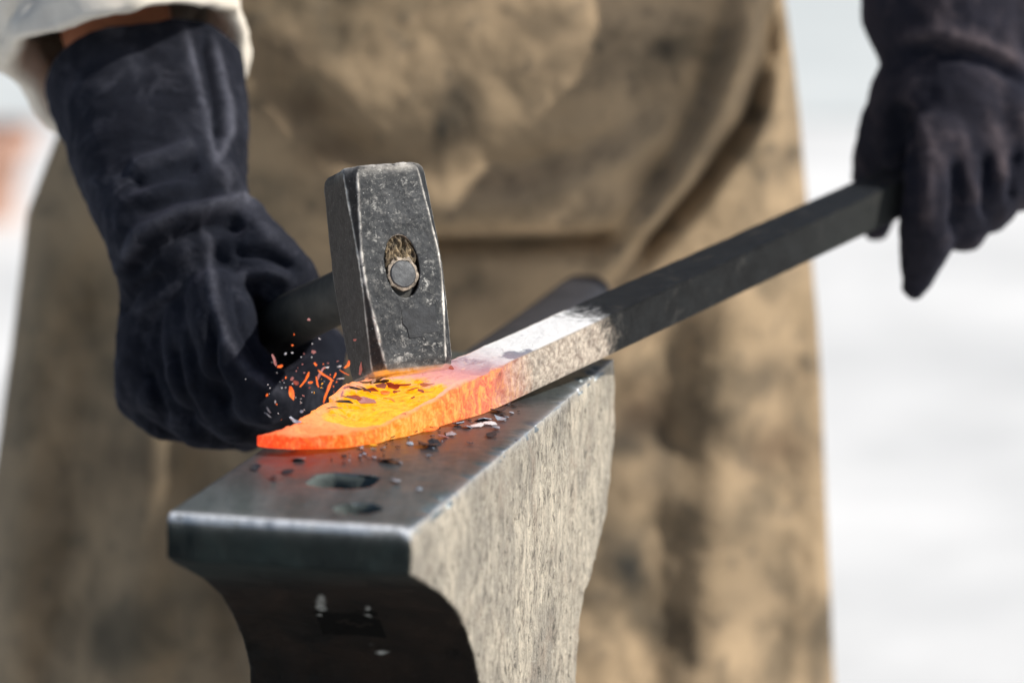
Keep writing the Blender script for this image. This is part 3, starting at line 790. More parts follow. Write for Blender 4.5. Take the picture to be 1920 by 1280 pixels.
    scuff_hilite = np.maximum(scuff_hilite, facing * smoothstep(1.2, 0.5, np.hypot((pp[:, 0] - 215) / 38, (pp[:, 1] - 62) / 14)) * (0.5 + 0.9 * n2))
    attr(me, 'scuff_hilite', np.clip(scuff_hilite, 0, 1))
    an = arm / np.linalg.norm(arm)
    cut(me, G_OPEN + an * 0.002, an)
    g = finish('glove', me, M_GLOVE, person)
    g['label'] = 'navy suede gauntlet gripping the hammer handle'
    sm_ = g.modifiers.new('thick', 'SOLIDIFY'); sm_.thickness = 0.0025; sm_.offset = -1
    return an
ARM_R = build_right_glove()

def build_left_glove():
    D = 2.41
    ch = []
    # gauntlet and wrist
    ch.append([cap(1815, -260, D + 0.10, 0.072), cap(1790, 0, D + 0.05, 0.064), cap(1795, 90, D + 0.03, 0.055), cap(1800, 150, D + 0.02, 0.046)])
    ch.append([cap(1880, -200, D + 0.10, 0.06), cap(1880, 60, D + 0.04, 0.05)])
    # back of the hand
    ch.append([cap(1795, 150, D + 0.02, 0.050), cap(1800, 220, D, 0.044), cap(1830, 270, D, 0.040)])
    ch.append([cap(1850, 170, D + 0.02, 0.046), cap(1890, 250, D, 0.040), cap(1950, 270, D + 0.01, 0.038)])
    # thumb behind the bar
    ch.append([cap(1735, 160, D + 0.02, 0.036), cap(1680, 235, D + 0.03, 0.026), cap(1647, 320, D + 0.045, 0.019), cap(1645, 400, D + 0.05, 0.014), cap(1643, 430, D + 0.05, 0.0105)])
    ch.append([cap(1745, 215, D + 0.01, 0.030), cap(1712, 285, D + 0.02, 0.024), cap(1705, 325, D + 0.03, 0.018)])
    # index finger in front of the bar, its tip pointing down
    ch.append([cap(1765, 265, D - 0.03, 0.024), cap(1752, 360, D - 0.052, 0.0205), cap(1742, 430, D - 0.05, 0.0195), cap(1724, 500, D - 0.04, 0.0135), cap(1716, 538, D - 0.035, 0.0100)])
    # middle, ring and little finger curled round
    ch.append([cap(1820, 285, D - 0.028, 0.023), cap(1815, 360, D - 0.048, 0.021), cap(1805, 418, D - 0.035, 0.018), cap(1785, 405, D - 0.005, 0.015)])
    ch.append([cap(1870, 285, D - 0.022, 0.022), cap(1868, 340, D - 0.044, 0.021), cap(1855, 388, D - 0.030, 0.018), cap(1830, 385, D, 0.013)])
    ch.append([cap(1925, 270, D - 0.015, 0.021), cap(1922, 318, D - 0.036, 0.021), cap(1908, 350, D - 0.024, 0.017), cap(1880, 360, D, 0.012)])
    me = organic(ch, 0.0022, 8)
    Q = co(me); N = normals(me); pp = proj(Q)
    facing = smoothstep(-0.1, 0.35, -(N @ FWD))
    ridges = [([(1690, 70), (1760, 62), (1840, 85), (1930, 130)], 16, 1.0), ([(1690, 160), (1725, 230), (1770, 330)], 14, 0.7), ([(1860, 230), (1875, 290), (1880, 340)], 18, 0.9), ([(1800, 240), (1812, 320), (1835, 380)], 12, 0.5), ([(1735, 280), (1742, 340), (1735, 420)], 13, 0.8), ([(1920, 210), (1930, 260)], 18, 0.9)]
    val = [([(1690, 100), (1760, 90), (1850, 115), (1930, 160)], 14, 1.0), ([(1700, 190), (1690, 260), (1700, 320)], 22, 1.0), ([(1790, 300), (1795, 370), (1790, 430)], 10, 1.0), ([(1845, 290), (1850, 350), (1850, 410)], 10, 0.9), ([(1900, 280), (1902, 340), (1895, 380)], 10, 0.9)]
    r_ = crease(pp, N, ridges); v_ = crease(pp, N, val)
    n1 = nz(Q, 26, 8.1); n2 = nz(Q, 80, 3.1)
    set_co(me, Q + N * (facing * (0.0042 * r_ - 0.0062 * v_) + 0.0028 * n1 + 0.0008 * n2)[:, None])
    attr(me, 'scuff_hilite', np.clip(facing * (0.45 * r_ - 0.4 * v_ + 0.18 * np.clip(n1, 0, 1)) + 0.05, 0, 1))  # ridges and knuckles paled as if lit, painted in with the scuffs
    p = at(1815, -160, D + 0.085); q = at(1795, 90, D + 0.03); an = (p - q) / np.linalg.norm(p - q)
    cut(me, p, an)
    g = finish('glove', me, M_GLOVE2, person)
    g['label'] = 'dark suede gauntlet holding the cold end of the bar'
    m = g.modifiers.new('thick', 'SOLIDIFY'); m.thickness = 0.0025; m.offset = -1
    return p, an
LG_P, LG_AN = build_left_glove()

SH_R, SH_L = np.array([-0.27, 0.84, 1.43]), np.array([0.16, 0.86, 1.43])
EL_R = G_OPEN + ARM_R * 0.17 + np.array([-0.02, 0.02, 0.0])
EL_L = LG_P + LG_AN * 0.10 + np.array([0.02, 0.06, 0.0])
FA_R = at(235, 110, 2.345)      # forearm inside the gauntlet mouth
def build_body():
    ch = []
    hip = np.array([-0.06, 0.88, 0.98]); chest = np.array([-0.06, 0.87, 1.30])
    ch.append([(tuple(hip - [0.07, 0, 0]), 0.13), (tuple(chest - [0.06, 0, 0]), 0.13)])
    ch.append([(tuple(hip + [0.07, 0, 0]), 0.13), (tuple(chest + [0.06, 0, 0]), 0.13)])
    ch.append([(tuple(SH_R), 0.065), (tuple(chest + [0, 0, 0.1]), 0.09), (tuple(SH_L), 0.065)])
    neck = np.array([-0.055, 0.84, 1.50]); head = np.array([-0.05, 0.77, 1.64])
    ch.append([(tuple(chest + [0, 0, 0.1]), 0.08), (tuple(neck), 0.058), (tuple(head + [0, 0.02, -0.03]), 0.062)])
    ch.append([(tuple(head + [0, 0.015, 0.03]), 0.092), (tuple(head + [0, -0.02, -0.045]), 0.066), (tuple(head + [0, -0.045, -0.085]), 0.038)])
    ch.append([(tuple(head + [0, -0.085, 0.01]), 0.010), (tuple(head + [0, -0.108, -0.022]), 0.014)])       # nose
    for s in (-1, 1):
        ch.append([(tuple(head + [s * 0.088, 0.03, 0.015]), 0.013), (tuple(head + [s * 0.088, 0.028, -0.025]), 0.009)])   # ear
        ch.append([(tuple(head + [s * 0.034, -0.066, 0.028]), 0.017), (tuple(head + [s * 0.012, -0.078, 0.030]), 0.012)])  # brow
    ch.append([(tuple(head + [-0.022, -0.080, -0.058]), 0.008), (tuple(head + [0.022, -0.080, -0.058]), 0.008)])   # lips
    ch.append([(tuple(SH_R), 0.060), (tuple(EL_R), 0.044), (tuple(FA_R), 0.037), (tuple(at(320, 400, 2.225)), 0.029)])
    ch.append([(tuple(SH_L), 0.060), (tuple(EL_L), 0.044), (tuple(at(1800, 60, 2.44)), 0.030)])
    for s in (-1, 1):
        hx = -0.06 + s * 0.095
        ch.append([((hx, 0.88, 0.95), 0.098), ((hx + s * 0.03, 0.855, 0.50), 0.062), ((hx + s * 0.05, 0.90, 0.09), 0.042), ((hx + s * 0.06, 0.80, 0.045), 0.042)])
    me = organic(ch, 0.010, 4)
    finish('body', me, M_SKIN, person)
    # trousers and shirt a little wider than the body
    ch = []
    for s in (-1, 1):
        hx = -0.06 + s * 0.095
        ch.append([((hx, 0.885, 0.98), 0.118), ((hx + s * 0.03, 0.865, 0.50), 0.080), ((hx + s * 0.05, 0.905, 0.13), 0.062)])
    finish('trousers', organic(ch, 0.012, 3), M_TROUSER, person)
    ch = [[(tuple(hip - [0.075, 0, -0.04]), 0.142), (tuple(chest - [0.075, 0, -0.02]), 0.140)], [(tuple(hip + [0.075, 0, 0.04]), 0.142), (tuple(chest + [0.075, 0, 0.02]), 0.140)],
          [(tuple(SH_R + [-0.005, 0, 0]), 0.078), (tuple(chest + [0, 0, 0.09]), 0.105), (tuple(SH_L + [0.005, 0, 0]), 0.078)]]
    shirt = finish('shirt', organic(ch, 0.010, 4), M_CLOTH, person)
    hr = [[(tuple(head + [0, 0.035, 0.05]), 0.097), (tuple(head + [0, 0.055, 0.0]), 0.088)]]
    finish('hair', organic(hr, 0.006, 3), M_HAIR, person)
build_body()

def sleeve(p_cuff, p_el, p_sh, r_cuff, r_el, r_sh, label, wr=0.008, roll=True, near=0.0, left=0.0):
    """loose cloth sleeve with a rolled, rumpled cuff"""
    pts = [np.array(p_cuff), np.array(p_el), np.array(p_sh)]
    n = 96; rings = []
    L1 = np.linalg.norm(pts[1] - pts[0]); L2 = np.linalg.norm(pts[2] - pts[1])
    S = np.concatenate([np.linspace(0, 1, 46)[:-1], np.linspace(1, 2, 36)])
    pos = []
    for s in S:
        q = pts[0] + (pts[1] - pts[0]) * s if s < 1 else pts[1] + (pts[2] - pts[1]) * (s - 1)
        pos.append(q)
    pos = np.array(pos)
    for i in range(3): pos[:, i] = np.convolve(np.pad(pos[:, i], 5, mode='reflect', reflect_type='odd'), np.ones(11) / 11, 'valid')
    tn = np.gradient(pos, axis=0); tn /= np.linalg.norm(tn, axis=1)[:, None]
    t = np.linspace(0, 2 * math.pi, n, endpoint=False)
    for i, s in enumerate(S):
        r = r_cuff + (r_el - r_cuff) * min(s, 1) + (r_sh - r_el) * max(0, s - 1)
        dist = s * L1 if s < 1 else L1 + (s - 1) * L2
        if roll: r += 0.007 * math.exp(-((dist - 0.014) / 0.013) ** 2) + 0.004 * math.exp(-((dist - 0.047) / 0.012) ** 2) - 0.003 * math.exp(-((dist - 0.030) / 0.006) ** 2)
        xa = RT - tn[i] * (RT @ tn[i]); xa /= np.linalg.norm(xa); ya = np.cross(tn[i], xa)
        off = np.array([mnoise.fractal(Vector((math.cos(a) * 1.7, math.sin(a) * 1.7, dist * 22 + 0.9 * math.sin(a))), 0.9, 2.1, 3) for a in t])
        rr = r + wr * off
        dirs = np.outer(np.cos(t), xa) + np.outer(np.sin(t), ya)
        k_ = math.exp(-dist / 0.07)
        sh = -near * np.clip(-(dirs @ FWD), 0, 1) + left * np.clip(-(dirs @ RT), 0, 1)
        rings.append(pos[i] + dirs * rr[:, None] + np.outer(sh * k_, tn[i]))
    # turn the cuff inwards
    c0 = rings[0].mean(0)
    inner = [c0 + (rings[0] - c0) * k + tn[0] * dz for k, dz in ((0.80, 0.05), (0.86, 0.012), (0.93, 0.002))]
    V, FC = loft(inner + rings)
    me = mesh_from(V, FC)
    o = finish('sleeve', me, M_CLOTH, person); o['label'] = label
sleeve(at(245, 112, 2.345), EL_R + np.array([0, 0.01, 0.0]), SH_R, 0.076, 0.086, 0.085, 'cream rolled sleeve above the hammer gauntlet', near=0.10, left=0.035)
sleeve(LG_P + LG_AN * 0.0 + np.array([0, 0.01, 0.0]), EL_L, SH_L, 0.074, 0.080, 0.085, 'cream sleeve above the bar hand')

# apron -----------------------------------------------------------------------------
def build_apron():
    nu, nv = 260, 300
    D0 = 2.62
    zs = np.linspace(1.30, 0.30, nv)
    def xr(z): return np.interp(z, [0.30, 0.47, 0.72, 0.87, 0.985, 1.10, 1.30], [0.262, 0.250, 0.237, 0.221, 0.205, 0.185, 0.12])
    def xl(z): return np.interp(z, [0.30, 0.47, 0.72, 0.80, 0.875, 0.985, 1.10, 1.30], [-0.45, -0.425, -0.385, -0.375, -0.345, -0.315, -0.29, -0.22])
    G = []; UV = []
    for z in zs:
        a, b = xl(z), xr(z)
        for u in np.linspace(-1, 1, nu):
            x = (a + b) / 2 + u * (b - a) / 2
            y = (D0 - 1.9) + 0.155 * (1 - math.sqrt(1 - min(abs(u) * 0.975, 0.985) ** 2.2))
            y -= 0.030 * math.exp(-((z - 0.90) / 0.09) ** 2) * (1 - abs(u) ** 2)
            y -= 0.05 * smoothstep(0.75, 0.30, z) * (1 - 0.6 * u * u)
            G.append((x, y, z)); UV.append((u, z))
    G = np.array(G); UV = np.array(UV)
    pp = proj(G)
    d = np.zeros(len(G))
    def ridge(ln, w, a, asym=0.0):
        dist, s, t = poly_dist(pp, ln)
        fade = smoothstep(0, 0.2, t) * smoothstep(0, 0.2, 1 - t)
        return a * np.exp(-(dist / w) ** 2) * (0.15 + 0.85 * fade) * (1 + asym * s)
    # belly overhang and the horizontal fold below it
    d += ridge([(560, 360), (760, 400), (930, 405), (1120, 385), (1250, 330)], 60, 0.018)
    d -= ridge([(700, 452), (900, 455), (1060, 452), (1210, 440)], 24, 0.028)
    # strap-like diagonal folds on the right
    d += ridge([(1395, -90), (1392, 60), (1352, 180), (1270, 330), (1180, 440), (1120, 530)], 22, 0.026)
    d -= ridge([(1450, -90), (1438, 100), (1396, 230), (1322, 335), (1232, 440), (1160, 530)], 22, 0.030)
    d += ridge([(1490, -40), (1470, 120), (1440, 260), (1420, 420)], 30, 0.008)
    d += ridge([(820, 390), (1000, 360), (1180, 290), (1280, 200)], 34, 0.010)
    d -= ridge([(880, 330), (1050, 300), (1180, 240)], 30, 0.006)
    # long hanging folds of the skirt
    for x0, x1, a, w in ((60, 20, 0.020, 42), (175, 110, -0.018, 48), (300, 250, 0.014, 50), (360, 480, -0.018, 50), (470, 600, 0.012, 50), (1240, 1210, -0.014, 55), (1360, 1330, 0.012, 50), (1470, 1450, -0.010, 40), (1530, 1545, 0.010, 28)):
        d += ridge([(x0 + 40, 420), (x0, 700), ((x0 + x1) / 2, 1000), (x1, 1450)], w, a)
    d -= ridge([(470, 120), (560, 180), (660, 270), (720, 330)], 40, 0.010)
    d += ridge([(480, 60), (600, 130), (720, 230)], 40, 0.006)
    d -= ridge([(1130, 700), (1180, 800), (1290, 850), (1400, 830)], 50, 0.010)
    d += ridge([(1150, 900), (1300, 950), (1450, 1000)], 60, 0.008)
    n1 = nz(G, 7, 2.2); n2 = nz(G, 22, 7.7)
    d += 0.010 * n1 + 0.0035 * n2
    G[:, 1] -= d
    FC = []
    for i in range(nv - 1):
        for j in range(nu - 1):
            p = i * nu + j; FC.append((p, p + nu, p + nu + 1, p + 1))
    me = mesh_from(G, FC)
    def blob(cx, cy, rx, ry, a=1.0): return a * np.exp(-((pp[:, 0] - cx) / rx) ** 2 - ((pp[:, 1] - cy) / ry) ** 2)
    grime_shade = np.zeros(len(G)); brown = np.zeros(len(G))
    for bl in ((860, 190, 50, 90, 0.8), (830, 240, 22, 60, 0.8), (1030, 45, 70, 40, 0.6), (1240, 90, 22, 22, 0.9), (1425, 222, 24, 26, 0.95), (1480, 290, 45, 28, 0.7), (960, 450, 120, 20, 0.8), (1060, 120, 60, 50, 0.4), (1130, 110, 50, 60, 0.3),  # stains; the flat blob below the belly overhang paints that fold's shade
               (1190, 820, 70, 60, 0.8), (1250, 900, 80, 70, 0.6), (1440, 700, 60, 50, 0.6), (1510, 680, 26, 22, 0.8), (1330, 790, 60, 40, 0.6), (1180, 1080, 80, 90, 0.75), (1350, 960, 70, 60, 0.4), (1130, 1000, 60, 160, 0.6),
               (180, 540, 80, 60, 0.55), (250, 700, 80, 90, 0.6), (130, 900, 120, 120, 0.4), (380, 1000, 90, 160, 0.5), (900, 530, 120, 60, 0.5), (960, 580, 100, 50, 0.4), (1220, 330, 40, 40, 0.5), (1330, 250, 26, 60, 0.5), (160, 610, 40, 60, 0.5), (300, 850, 60, 50, 0.6), (210, 640, 50, 40, 0.6), (60, 780, 40, 80, 0.5), (170, 780, 60, 40, 0.55), (330, 1120, 80, 60, 0.6), (60, 1060, 60, 90, 0.5), (210, 1180, 70, 60, 0.5), (100, 520, 30, 60, 0.4), (1540, 1180, 30, 60, 0.6), (1400, 1120, 70, 50, 0.4), (1260, 1180, 60, 60, 0.5)):
        grime_shade = np.maximum(grime_shade, blob(*bl))
    dl_, _, tl_ = poly_dist(pp, [(1448, 40), (1430, 120), (1396, 230), (1322, 335), (1232, 440), (1160, 530)])
    grime_shade = np.maximum(grime_shade, 0.6 * np.exp(-(dl_ / 16) ** 2) * smoothstep(0, 0.3, tl_))  # shade of the diagonal fold's valley, painted as a dark line
    for bl in ((560, 200, 90, 50, 0.8), (640, 280, 90, 50, 0.8), (700, 370, 80, 40, 0.7), (530, 110, 80, 60, 0.6), (1450, 840, 70, 50, 0.6), (1210, 770, 80, 60, 0.5), (740, 330, 60, 60, 0.6), (250, 880, 80, 80, 0.5)):
        brown = np.maximum(brown, blob(*bl))
    attr(me, 'grime_shade', np.clip(grime_shade * (0.9 + 0.7 * n2), 0, 1)); attr(me, 'brown', np.clip(brown * (1 + 0.5 * n2), 0, 1))
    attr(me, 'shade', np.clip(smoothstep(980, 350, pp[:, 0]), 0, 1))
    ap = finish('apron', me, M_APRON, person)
    ap['label'] = 'long tan leather apron with dark dirt stains'
    m = ap.modifiers.new('thick', 'SOLIDIFY'); m.thickness = 0.003; m.offset = 1
build_apron()

# ------------------------------------------------------------------ terracotta pot far behind on the left
def build_pot():
    c = on_z(-52, 412, 0.0)
    root = empty('flower_pot', (c[0], c[1], 0.0), 'orange terracotta pot on the pale ground far behind the apron', 'flower pot')
    rings = []
    t = np.linspace(0, 2 * math.pi, 48, endpoint=False)
    for r, z in ((0.085, 0.0), (0.12, 0.15), (0.122, 0.152), (0.14, 0.152), (0.145, 0.20), (0.128, 0.20), (0.118, 0.16), (0.08, 0.03)):
        rings.append(np.stack([c[0] + r * np.cos(t), c[1] + r * np.sin(t), np.full(48, z + 0.001)], 1))
    V, FC = loft(rings, caps=True)
    finish('pot', mesh_from(V, FC), M_POT, root, sharp=40)
build_pot()

# ------------------------------------------------------------------ flakes of forge scale
def flake_mesh(length, width, seed, jag=0.35, thick=0.0004, bend=0.15):
    r = random.Random(seed)
    if length / max(width, 1e-9) > 2.4:      # splinter
        k = 5; hook = r.uniform(-0.5, 0.5) * width
        xs = [-length / 2 + length * i / (k - 1) for i in range(k)]
        ctr = [hook * (2 * x / length) ** 2 + r.uniform(-0.12, 0.12) * width for x in xs]
        hw_ = [width / 2 * r.uniform(0.55, 1.0) * (0.55 if i in (0, k - 1) else 1) for i in range(k)]
        pts = [(x + r.uniform(-0.05, 0.05) * length, c - h) for x, c, h in zip(xs, ctr, hw_)] + [(x + r.uniform(-0.05, 0.05) * length, c + h) for x, c, h in list(zip(xs, ctr, hw_))[::-1]]
    else:                                     # plate with broken corners
        n = r.choice((5, 5, 6, 7, 8))
        pts = []
        ph = r.uniform(0, 1)
        for i in range(n):
            a = 2 * math.pi * (i + ph + r.uniform(-0.32, 0.32)) / n
            k = 1.12 - r.uniform(0, jag)
            pts.append((length / 2 * k * math.cos(a), width / 2 * k * math.sin(a)))
    n = len(pts)
    b = bend * r.uniform(-1, 1) * 4 / max(length, 1e-6)
    V = [(x, y, b * x * x + thick / 2) for x, y in pts] + [(x, y, b * x * x - thick / 2) for x, y in pts]
    V += [(0, 0, thick / 2), (0, 0, -thick / 2)]
    FC = []
    for i in range(n):
        j = (i + 1) % n
        FC += [(i, j, 2 * n), (n + j, n + i, 2 * n + 1), (i, n + i, n + j, j)]
    return mesh_from(V, FC)
SEED = [100]
def flake(p, length, width, ang, mat, label, group, tilt=0.3, flat=False, name='scale_flake'):
    SEED[0] += 1
    me = flake_mesh(length, width, SEED[0])
    o = finish(name, me, M_FL[mat], None, smooth=False)
    if flat:
        rot = Matrix.Rotation(ang, 3, 'Z') @ Matrix.Rotation(random.uniform(-tilt, tilt), 3, 'X') @ Matrix.Rotation(random.uniform(-tilt, tilt) * 0.5, 3, 'Y')
    else:   # broad side turned towards the hammer man's front, long axis at 'ang' above the horizontal
        base = Matrix((RT, UP, -FWD)).transposed()
        rot = base @ Matrix.Rotation(ang, 3, 'Z') @ Matrix.Rotation(random.uniform(-tilt, tilt), 3, 'X') @ Matrix.Rotation(random.uniform(-tilt, tilt), 3, 'Y')
    o.matrix_world = Matrix.Translation(Vector(p)) @ rot.to_4x4()
    return tag(o, label, 'scale flake', group)
PXM = 1.95 / F
FLY = 'hot scale flakes flying off the blow'
def Z3(x, y): return 480 + x * 0.2344, 560 + y * 0.2344
fly = [  # zoom x, zoom y, length, width (zoom px), angle deg, material, label
    (145, 490, 100, 30, -70, 'pink', 'dull pink upright scale sliver beside the glove, left end of the spray'), (195, 540, 55, 32, 20, 'orange', 'orange chunky scale flake just right of the dull pink sliver'),
    (287, 755, 120, 58, -80, 'orange', 'large ragged orange flake falling in front of the glove'), (395, 650, 145, 22, 55, 'orange', 'long orange splinter slanting up to the right, left of the crossed ones'),
    (487, 665, 95, 18, -75, 'orange', 'short thin orange splinter hanging near vertical in mid spray'), (560, 620, 150, 20, -35, 'orange', 'orange splinter slanting down right that crosses another'),
    (518, 590, 120, 24, 65, 'pink', 'pinkish splinter crossed by an orange one in mid spray'), (568, 745, 190, 28, 72, 'orange', 'longest orange splinter, nearly upright above the dark gap'),
    (855, 500, 240, 44, 72, 'pink', 'long twisted pink and lilac strip in front of the hammer corner'), (736, 530, 72, 34, 60, 'orange', 'curled orange flake left of the hammer corner'),
    (705, 592, 85, 9, -28, 'orange', 'hair-thin orange splinter pointing at the hammer corner'), (322, 672, 52, 38, -30, 'red', 'squat reddish flake at the left of the splinters'),
    (290, 638, 42, 30, 40, 'pink', 'small pink triangular flake above the squat reddish one'), (462, 425, 45, 42, 10, 'pink', 'rounded salmon flake high in the spray'),
    (435, 668, 45, 26, 15, 'orange', 'small orange wedge between two splinters'), (475, 522, 42, 24, -60, 'orange', 'small pale orange bead below the salmon flake'),
    (422, 165, 30, 30, 0, 'pink', 'lone round pink spark high before the hammer handle'), (290, 372, 20, 16, 0, 'orange', 'tiny orange spark before the handle'),
    (88, 770, 28, 18, 80, 'orange', 'tiny orange spark farthest left in the spray'), (888, 92, 48, 30, 20, 'orange', 'small orange smear on the hammer edge'),
    (792, 330, 38, 26, 0, 'pink', 'pale pink bead beside the hammer edge'), (668, 540, 42, 22, 10, 'white', 'white oval flake left of the hammer corner'),
    (675, 637, 62, 12, 5, 'white', 'white thin level sliver left of the hammer corner'), (570, 550, 34, 14, 5, 'white', 'white short sliver in mid spray'),
    (942, 655, 62, 36, 45, 'white', 'white oval flake against the orange striking face'), (100, 890, 58, 22, -55, 'grey', 'grey flake low at the left of the spray'),
    (92, 922, 72, 16, -35, 'grey', 'grey sliver lowest at the left of the spray'), (310, 975, 95, 34, -22, 'blue', 'pale blue leaf-shaped flake above the bar tip'), (366, 900, 30, 28, 0, 'blue', 'round blue-grey flake above the bar tip'),
    (665, 885, 130, 38, 52, 'yellow', 'bright yellow-orange pointed flake standing at the back edge of the bar'), (535, 938, 70, 32, 5, 'yellow', 'yellow-orange oval flake behind the back edge of the bar'), (600, 915, 70, 50, 20, 'blue', 'blue-grey rounded flake behind the yellow pointed one'),
    (690, 760, 60, 22, 70, 'pink', 'pale pink curl left of the dark flake heap'), (722, 710, 58, 28, 15, 'pink', 'pink flake left below the hammer corner'), (645, 665, 20, 10, 50, 'orange', None), (235, 440, 24, 18, 40, 'white', None), (290, 432, 20, 14, 0, 'white', None),
    (385, 592, 22, 14, 0, 'pink', None), (322, 578, 18, 10, 60, 'pink', None), (508, 320, 22, 10, -40, 'white', None), (575, 515, 18, 12, 0, 'pink', None), (630, 615, 50, 18, 60, 'orange', None),
]
for i, (x, y, l, w, a, m, lab) in enumerate(fly):
    px, py = Z3(x, y)
    d = 1.945 + random.uniform(-0.012, 0.012)
    if 'hammer edge' in (lab or '') or x > 760: d = HC[1] + 1.9 - 0.034 + 0.003 * (i % 3)
    if lab and 'behind the' in lab: d = 2.0
    if lab and 'back edge' in lab: d = 1.985
    p = at(px, py, d)
    flake(p, l * 0.2344 * PXM * 1.02, w * 0.2344 * PXM * 0.88, R(a), m, lab or ('tiny hot speck of scale flying among the larger splinters' if m in ('orange', 'pink') else 'tiny white speck of scale flying among the orange splinters'), FLY if lab else ('hot specks in the spray' if m in ('orange', 'pink') else 'white specks in the spray'))
for i in range(46):   # fine specks in front of the glove
    x = random.gauss(330, 190); y = random.gauss(690, 190)
    if x > 690: continue
    px, py = Z3(x, y)
    s = random.uniform(5, 11) * 0.2344 * PXM
    m = random.choice(('white', 'white', 'white', 'pink', 'orange'))
    flake(at(px, py, 1.95 + random.uniform(-0.02, 0.02)), s * random.uniform(1, 1.7), s, random.uniform(0, 3), m,
          'tiny white speck of scale flying among the orange splinters' if m == 'white' else 'tiny hot speck of scale flying among the larger splinters', 'white specks in the spray' if m == 'white' else 'hot specks in the spray')

for i in range(13):   # short hot slivers thrown from the striking face
    x, y = random.gauss(545, 95), random.gauss(640, 75)
    px, py = Z3(x, y)
    l = random.uniform(9, 26) * 0.2344 * PXM
    flake(at(px, py, 1.96 + random.uniform(-0.02, 0.02)), l, l * random.uniform(0.2, 0.5), R(random.gauss(60, 45)), random.choice(('orange', 'orange', 'yellow', 'red', 'pink')),
          'tiny hot speck of scale flying among the larger splinters', 'hot specks in the spray')
# flakes lying on the hot end
from mathutils.bvhtree import BVHTree
bpy.context.view_layer.update()
def surf(names):
    dg = bpy.context.evaluated_depsgraph_get()
    V, FC = [], []
    for o in COL.objects:
        if o.type == 'MESH' and o.name in names:
            k = len(V); mw = o.matrix_world
            V += [mw @ v.co for v in o.data.vertices]; FC += [tuple(k + i for i in p.vertices) for p in o.data.polygons]
    return BVHTree.FromPolygons(V, FC)
bv = surf({'glowing_end', 'face', 'shank'})
def drop(px, py, lift=0.0006):
    r = Vector(ray(px, py)).normalized()
    h = bv.ray_cast(Vector(CAM), r)
    if h[0] is None: return None
    return np.array(h[0]) + np.array([0, 0, lift])
on_hot = [(693, 735, 46, 16, 'red', 'dull red plate standing among the heap at the left of the hollow'), (686, 757, 60, 24, 'pink', 'largest mauve-red plate leaning at the left of the hollow'), (664, 748, 40, 24, 'red', 'brick-red plate leftmost in the flake heap'), (716, 728, 34, 18, 'pink', 'mauve plate right behind the leaning plates'),
          (738, 730, 44, 14, 'red', 'red-brown slab at the back of the hollow'), (758, 727, 40, 16, 'red', 'rust-red slab in the middle of the hollow rim'), (775, 733, 34, 18, 'red', 'dark red square plate right of the middle at the hollow rim'), (803, 727, 40, 20, 'pink', 'mauve pointed plate at the right end of the hollow'), (843, 692, 20, 20, 'red', 'small dark red diamond flake just right of the hammer'),
          (774, 750, 10, 9, 'red', 'tiny dark red crumb lying alone in the yellow hollow'), (744, 740, 24, 14, 'red', 'small red flake below the rim slabs'), (722, 742, 26, 14, 'orange', 'orange flake at the left of the hollow'), (666, 764, 34, 16, 'yellow', 'bright yellow flake on the left rim of the hollow'), (700, 744, 40, 20, 'yellow', 'yellow flake in front of the mauve plates'), (730, 752, 30, 8, 'orange', 'thin orange sliver in the hollow'), (790, 738, 22, 10, 'red', 'small red sliver near the right end of the hollow')]
for px, py, l, w, m, lab in on_hot:
    p = drop(px, py, 0.0016)
    if p is None: continue
    flake(p, l * PXM * 0.85, w * PXM * 1.25, random.uniform(-0.9, 0.9), m, lab, 'scale flakes lying on the hot end', tilt=0.45, flat=True)
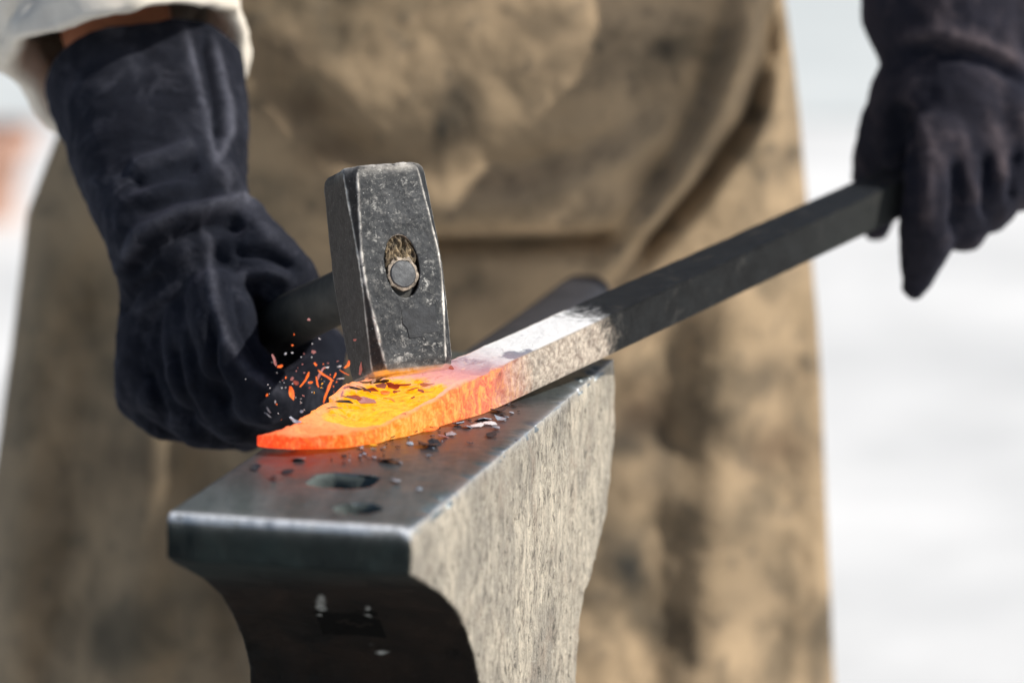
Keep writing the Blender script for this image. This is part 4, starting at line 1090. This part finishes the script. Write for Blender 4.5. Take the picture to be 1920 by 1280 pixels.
# dark heap behind the bar, on the anvil
for i, (px, py, l, w, m) in enumerate([(655, 752, 46, 16, 'grey'), (644, 762, 40, 14, 'dark'), (668, 742, 44, 14, 'dark'), (680, 733, 44, 14, 'grey'), (697, 727, 50, 14, 'grey'), (628, 776, 36, 12, 'grey'), (712, 722, 40, 10, 'dark')]):
    p = drop(px, py, 0.0022 + 0.001 * (i % 3))
    if p is None: p = on_z(px, py, ZA + 0.012)
    flake(p, l * PXM, w * PXM * 1.5, random.uniform(-0.6, 0.6), m, 'dark plate of cold scale in the heap on the back edge of the glowing end', 'cold plates heaped at the back edge of the hot end', tilt=0.5, flat=True)
named = [(858, 798, 26, 9, 'blue', 'pale blue sliver at the left of the bright cluster on the anvil'), (905, 788, 40, 13, 'blue', 'long bluish plate in the middle of the bright cluster on the anvil'), (893, 800, 34, 10, 'white', 'white sliver at the front of the bright cluster on the anvil'), (876, 802, 22, 9, 'blue', 'small bluish flake at the left front of the bright cluster'), (918, 797, 30, 9, 'white', 'white blade right of the bluish plate in the cluster'),
         (929, 805, 22, 9, 'blue', 'bluish chip lying alone right of the cluster'), (938, 789, 26, 8, 'blue', 'bluish sliver at the far right of the cluster'), (832, 822, 14, 22, 'pink', 'pink upright flake in front of the cluster'), (845, 816, 24, 10, 'blue', 'bluish fragment beside the pink upright flake'), (805, 812, 36, 14, 'orange', 'glowing orange crumb tucked under the front edge of the bar'),
         (700, 838, 18, 7, 'yellow', 'small yellow crumb in front of the bar'), (922, 818, 22, 16, 'dark', 'black pea-sized flake right of centre on the anvil'), (803, 838, 46, 16, 'dark', 'black curled flake in front of the bar'), (815, 834, 26, 14, 'dark', 'black flake leaning on the curled one'), (728, 866, 44, 8, 'dark', 'long black splinter on the face above the square hole'),
         (480, 880, 18, 12, 'dark', 'black crumb at the left edge of the anvil face'), (513, 898, 12, 14, 'dark', 'black speck standing left of the square hole'), (539, 888, 26, 8, 'dark', 'flat black crumb left above the square hole'), (561, 863, 26, 14, 'grey', 'grey plate in the red glow under the bar tip'), (744, 905, 20, 9, 'blue', 'pale flake right of the square hole'), (786, 920, 12, 6, 'blue', 'pale speck nearest the right edge, beyond the round hole'),
         (934, 772, 40, 14, 'dark', 'black flake under the bar where the scale turns white'), (952, 758, 14, 12, 'grey', 'grey crumb leaning on the bar where the glow ends')]
for px, py, l, w, m, lab in named:
    p = drop(px, py, 0.0012 if m != 'orange' else 0.003)
    if p is None: p = on_z(px, py, ZA + 0.001)
    flake(p, l * PXM, w * PXM * 2.6, random.uniform(-0.5, 0.5), m, lab, 'scale flakes lying on the anvil face', tilt=0.35, flat=True)
for i in range(70):
    t = random.random()
    px = 660 + 300 * t + random.gauss(0, 26); py = 858 - 78 * t + random.gauss(0, 15)
    p = drop(px, py, 0.0008)
    if p is None or p[2] > ZA + 0.004: continue
    m = random.choice(('dark', 'dark', 'dark', 'grey', 'blue'))
    s = random.uniform(5, 17) * PXM
    flake(p, s, s * random.uniform(0.35, 0.9), random.uniform(0, 3.1), m, 'small dark crumb of scale scattered on the anvil beside the bar' if m in ('dark', 'grey') else 'small bright crumb of scale scattered on the anvil beside the bar',
          'dark crumbs on the anvil' if m in ('dark', 'grey') else 'bright crumbs on the anvil', tilt=0.4, flat=True)

# ------------------------------------------------------------------ light
SUN_AZ, SUN_EL = R(104), R(43)        # azimuth from +Y towards +X
S = Vector((math.sin(SUN_AZ) * math.cos(SUN_EL), math.cos(SUN_AZ) * math.cos(SUN_EL), math.sin(SUN_EL)))
sun = bpy.data.lights.new('sun', 'SUN'); sun.energy = 4.7; sun.angle = R(1.0); sun.color = (1.0, 0.95, 0.87)
so = bpy.data.objects.new('sun', sun); so.rotation_euler = S.to_track_quat('Z', 'Y').to_euler(); so.location = (3, -1, 4); COL.objects.link(so)
w = bpy.data.worlds.new('World'); scene.world = w; w.use_nodes = True
sky = w.node_tree.nodes.new('ShaderNodeTexSky'); sky.sky_type = 'NISHITA'; sky.sun_disc = False
sky.sun_elevation = SUN_EL; sky.sun_rotation = SUN_AZ; sky.air_density = 1.0; sky.dust_density = 1.5
bg = w.node_tree.nodes['Background']; bg.inputs['Strength'].default_value = 0.085
w.node_tree.links.new(sky.outputs[0], bg.inputs[0])

# ------------------------------------------------------------------ camera
cam = bpy.data.cameras.new('camera'); cam.sensor_width = 36; cam.lens = F * 36 / 1920; cam.clip_end = 500; cam.clip_start = 0.05
c = bpy.data.objects.new('camera', cam); c.location = CAM; c.rotation_euler = (math.pi / 2 - PITCH, 0, 0); COL.objects.link(c)
cam.dof.use_dof = True
foc = HC + HN * HDP / 2
cam.dof.focus_distance = float((foc - CAM) @ FWD) + 0.005
cam.dof.aperture_fstop = 3.9; cam.dof.aperture_blades = 9
scene.camera = c
scene.view_settings.view_transform = 'Standard'; scene.view_settings.look = 'None'; scene.view_settings.exposure = 0; scene.view_settings.gamma = 1
scene.render.engine = 'CYCLES'
scene.cycles.use_denoising = True
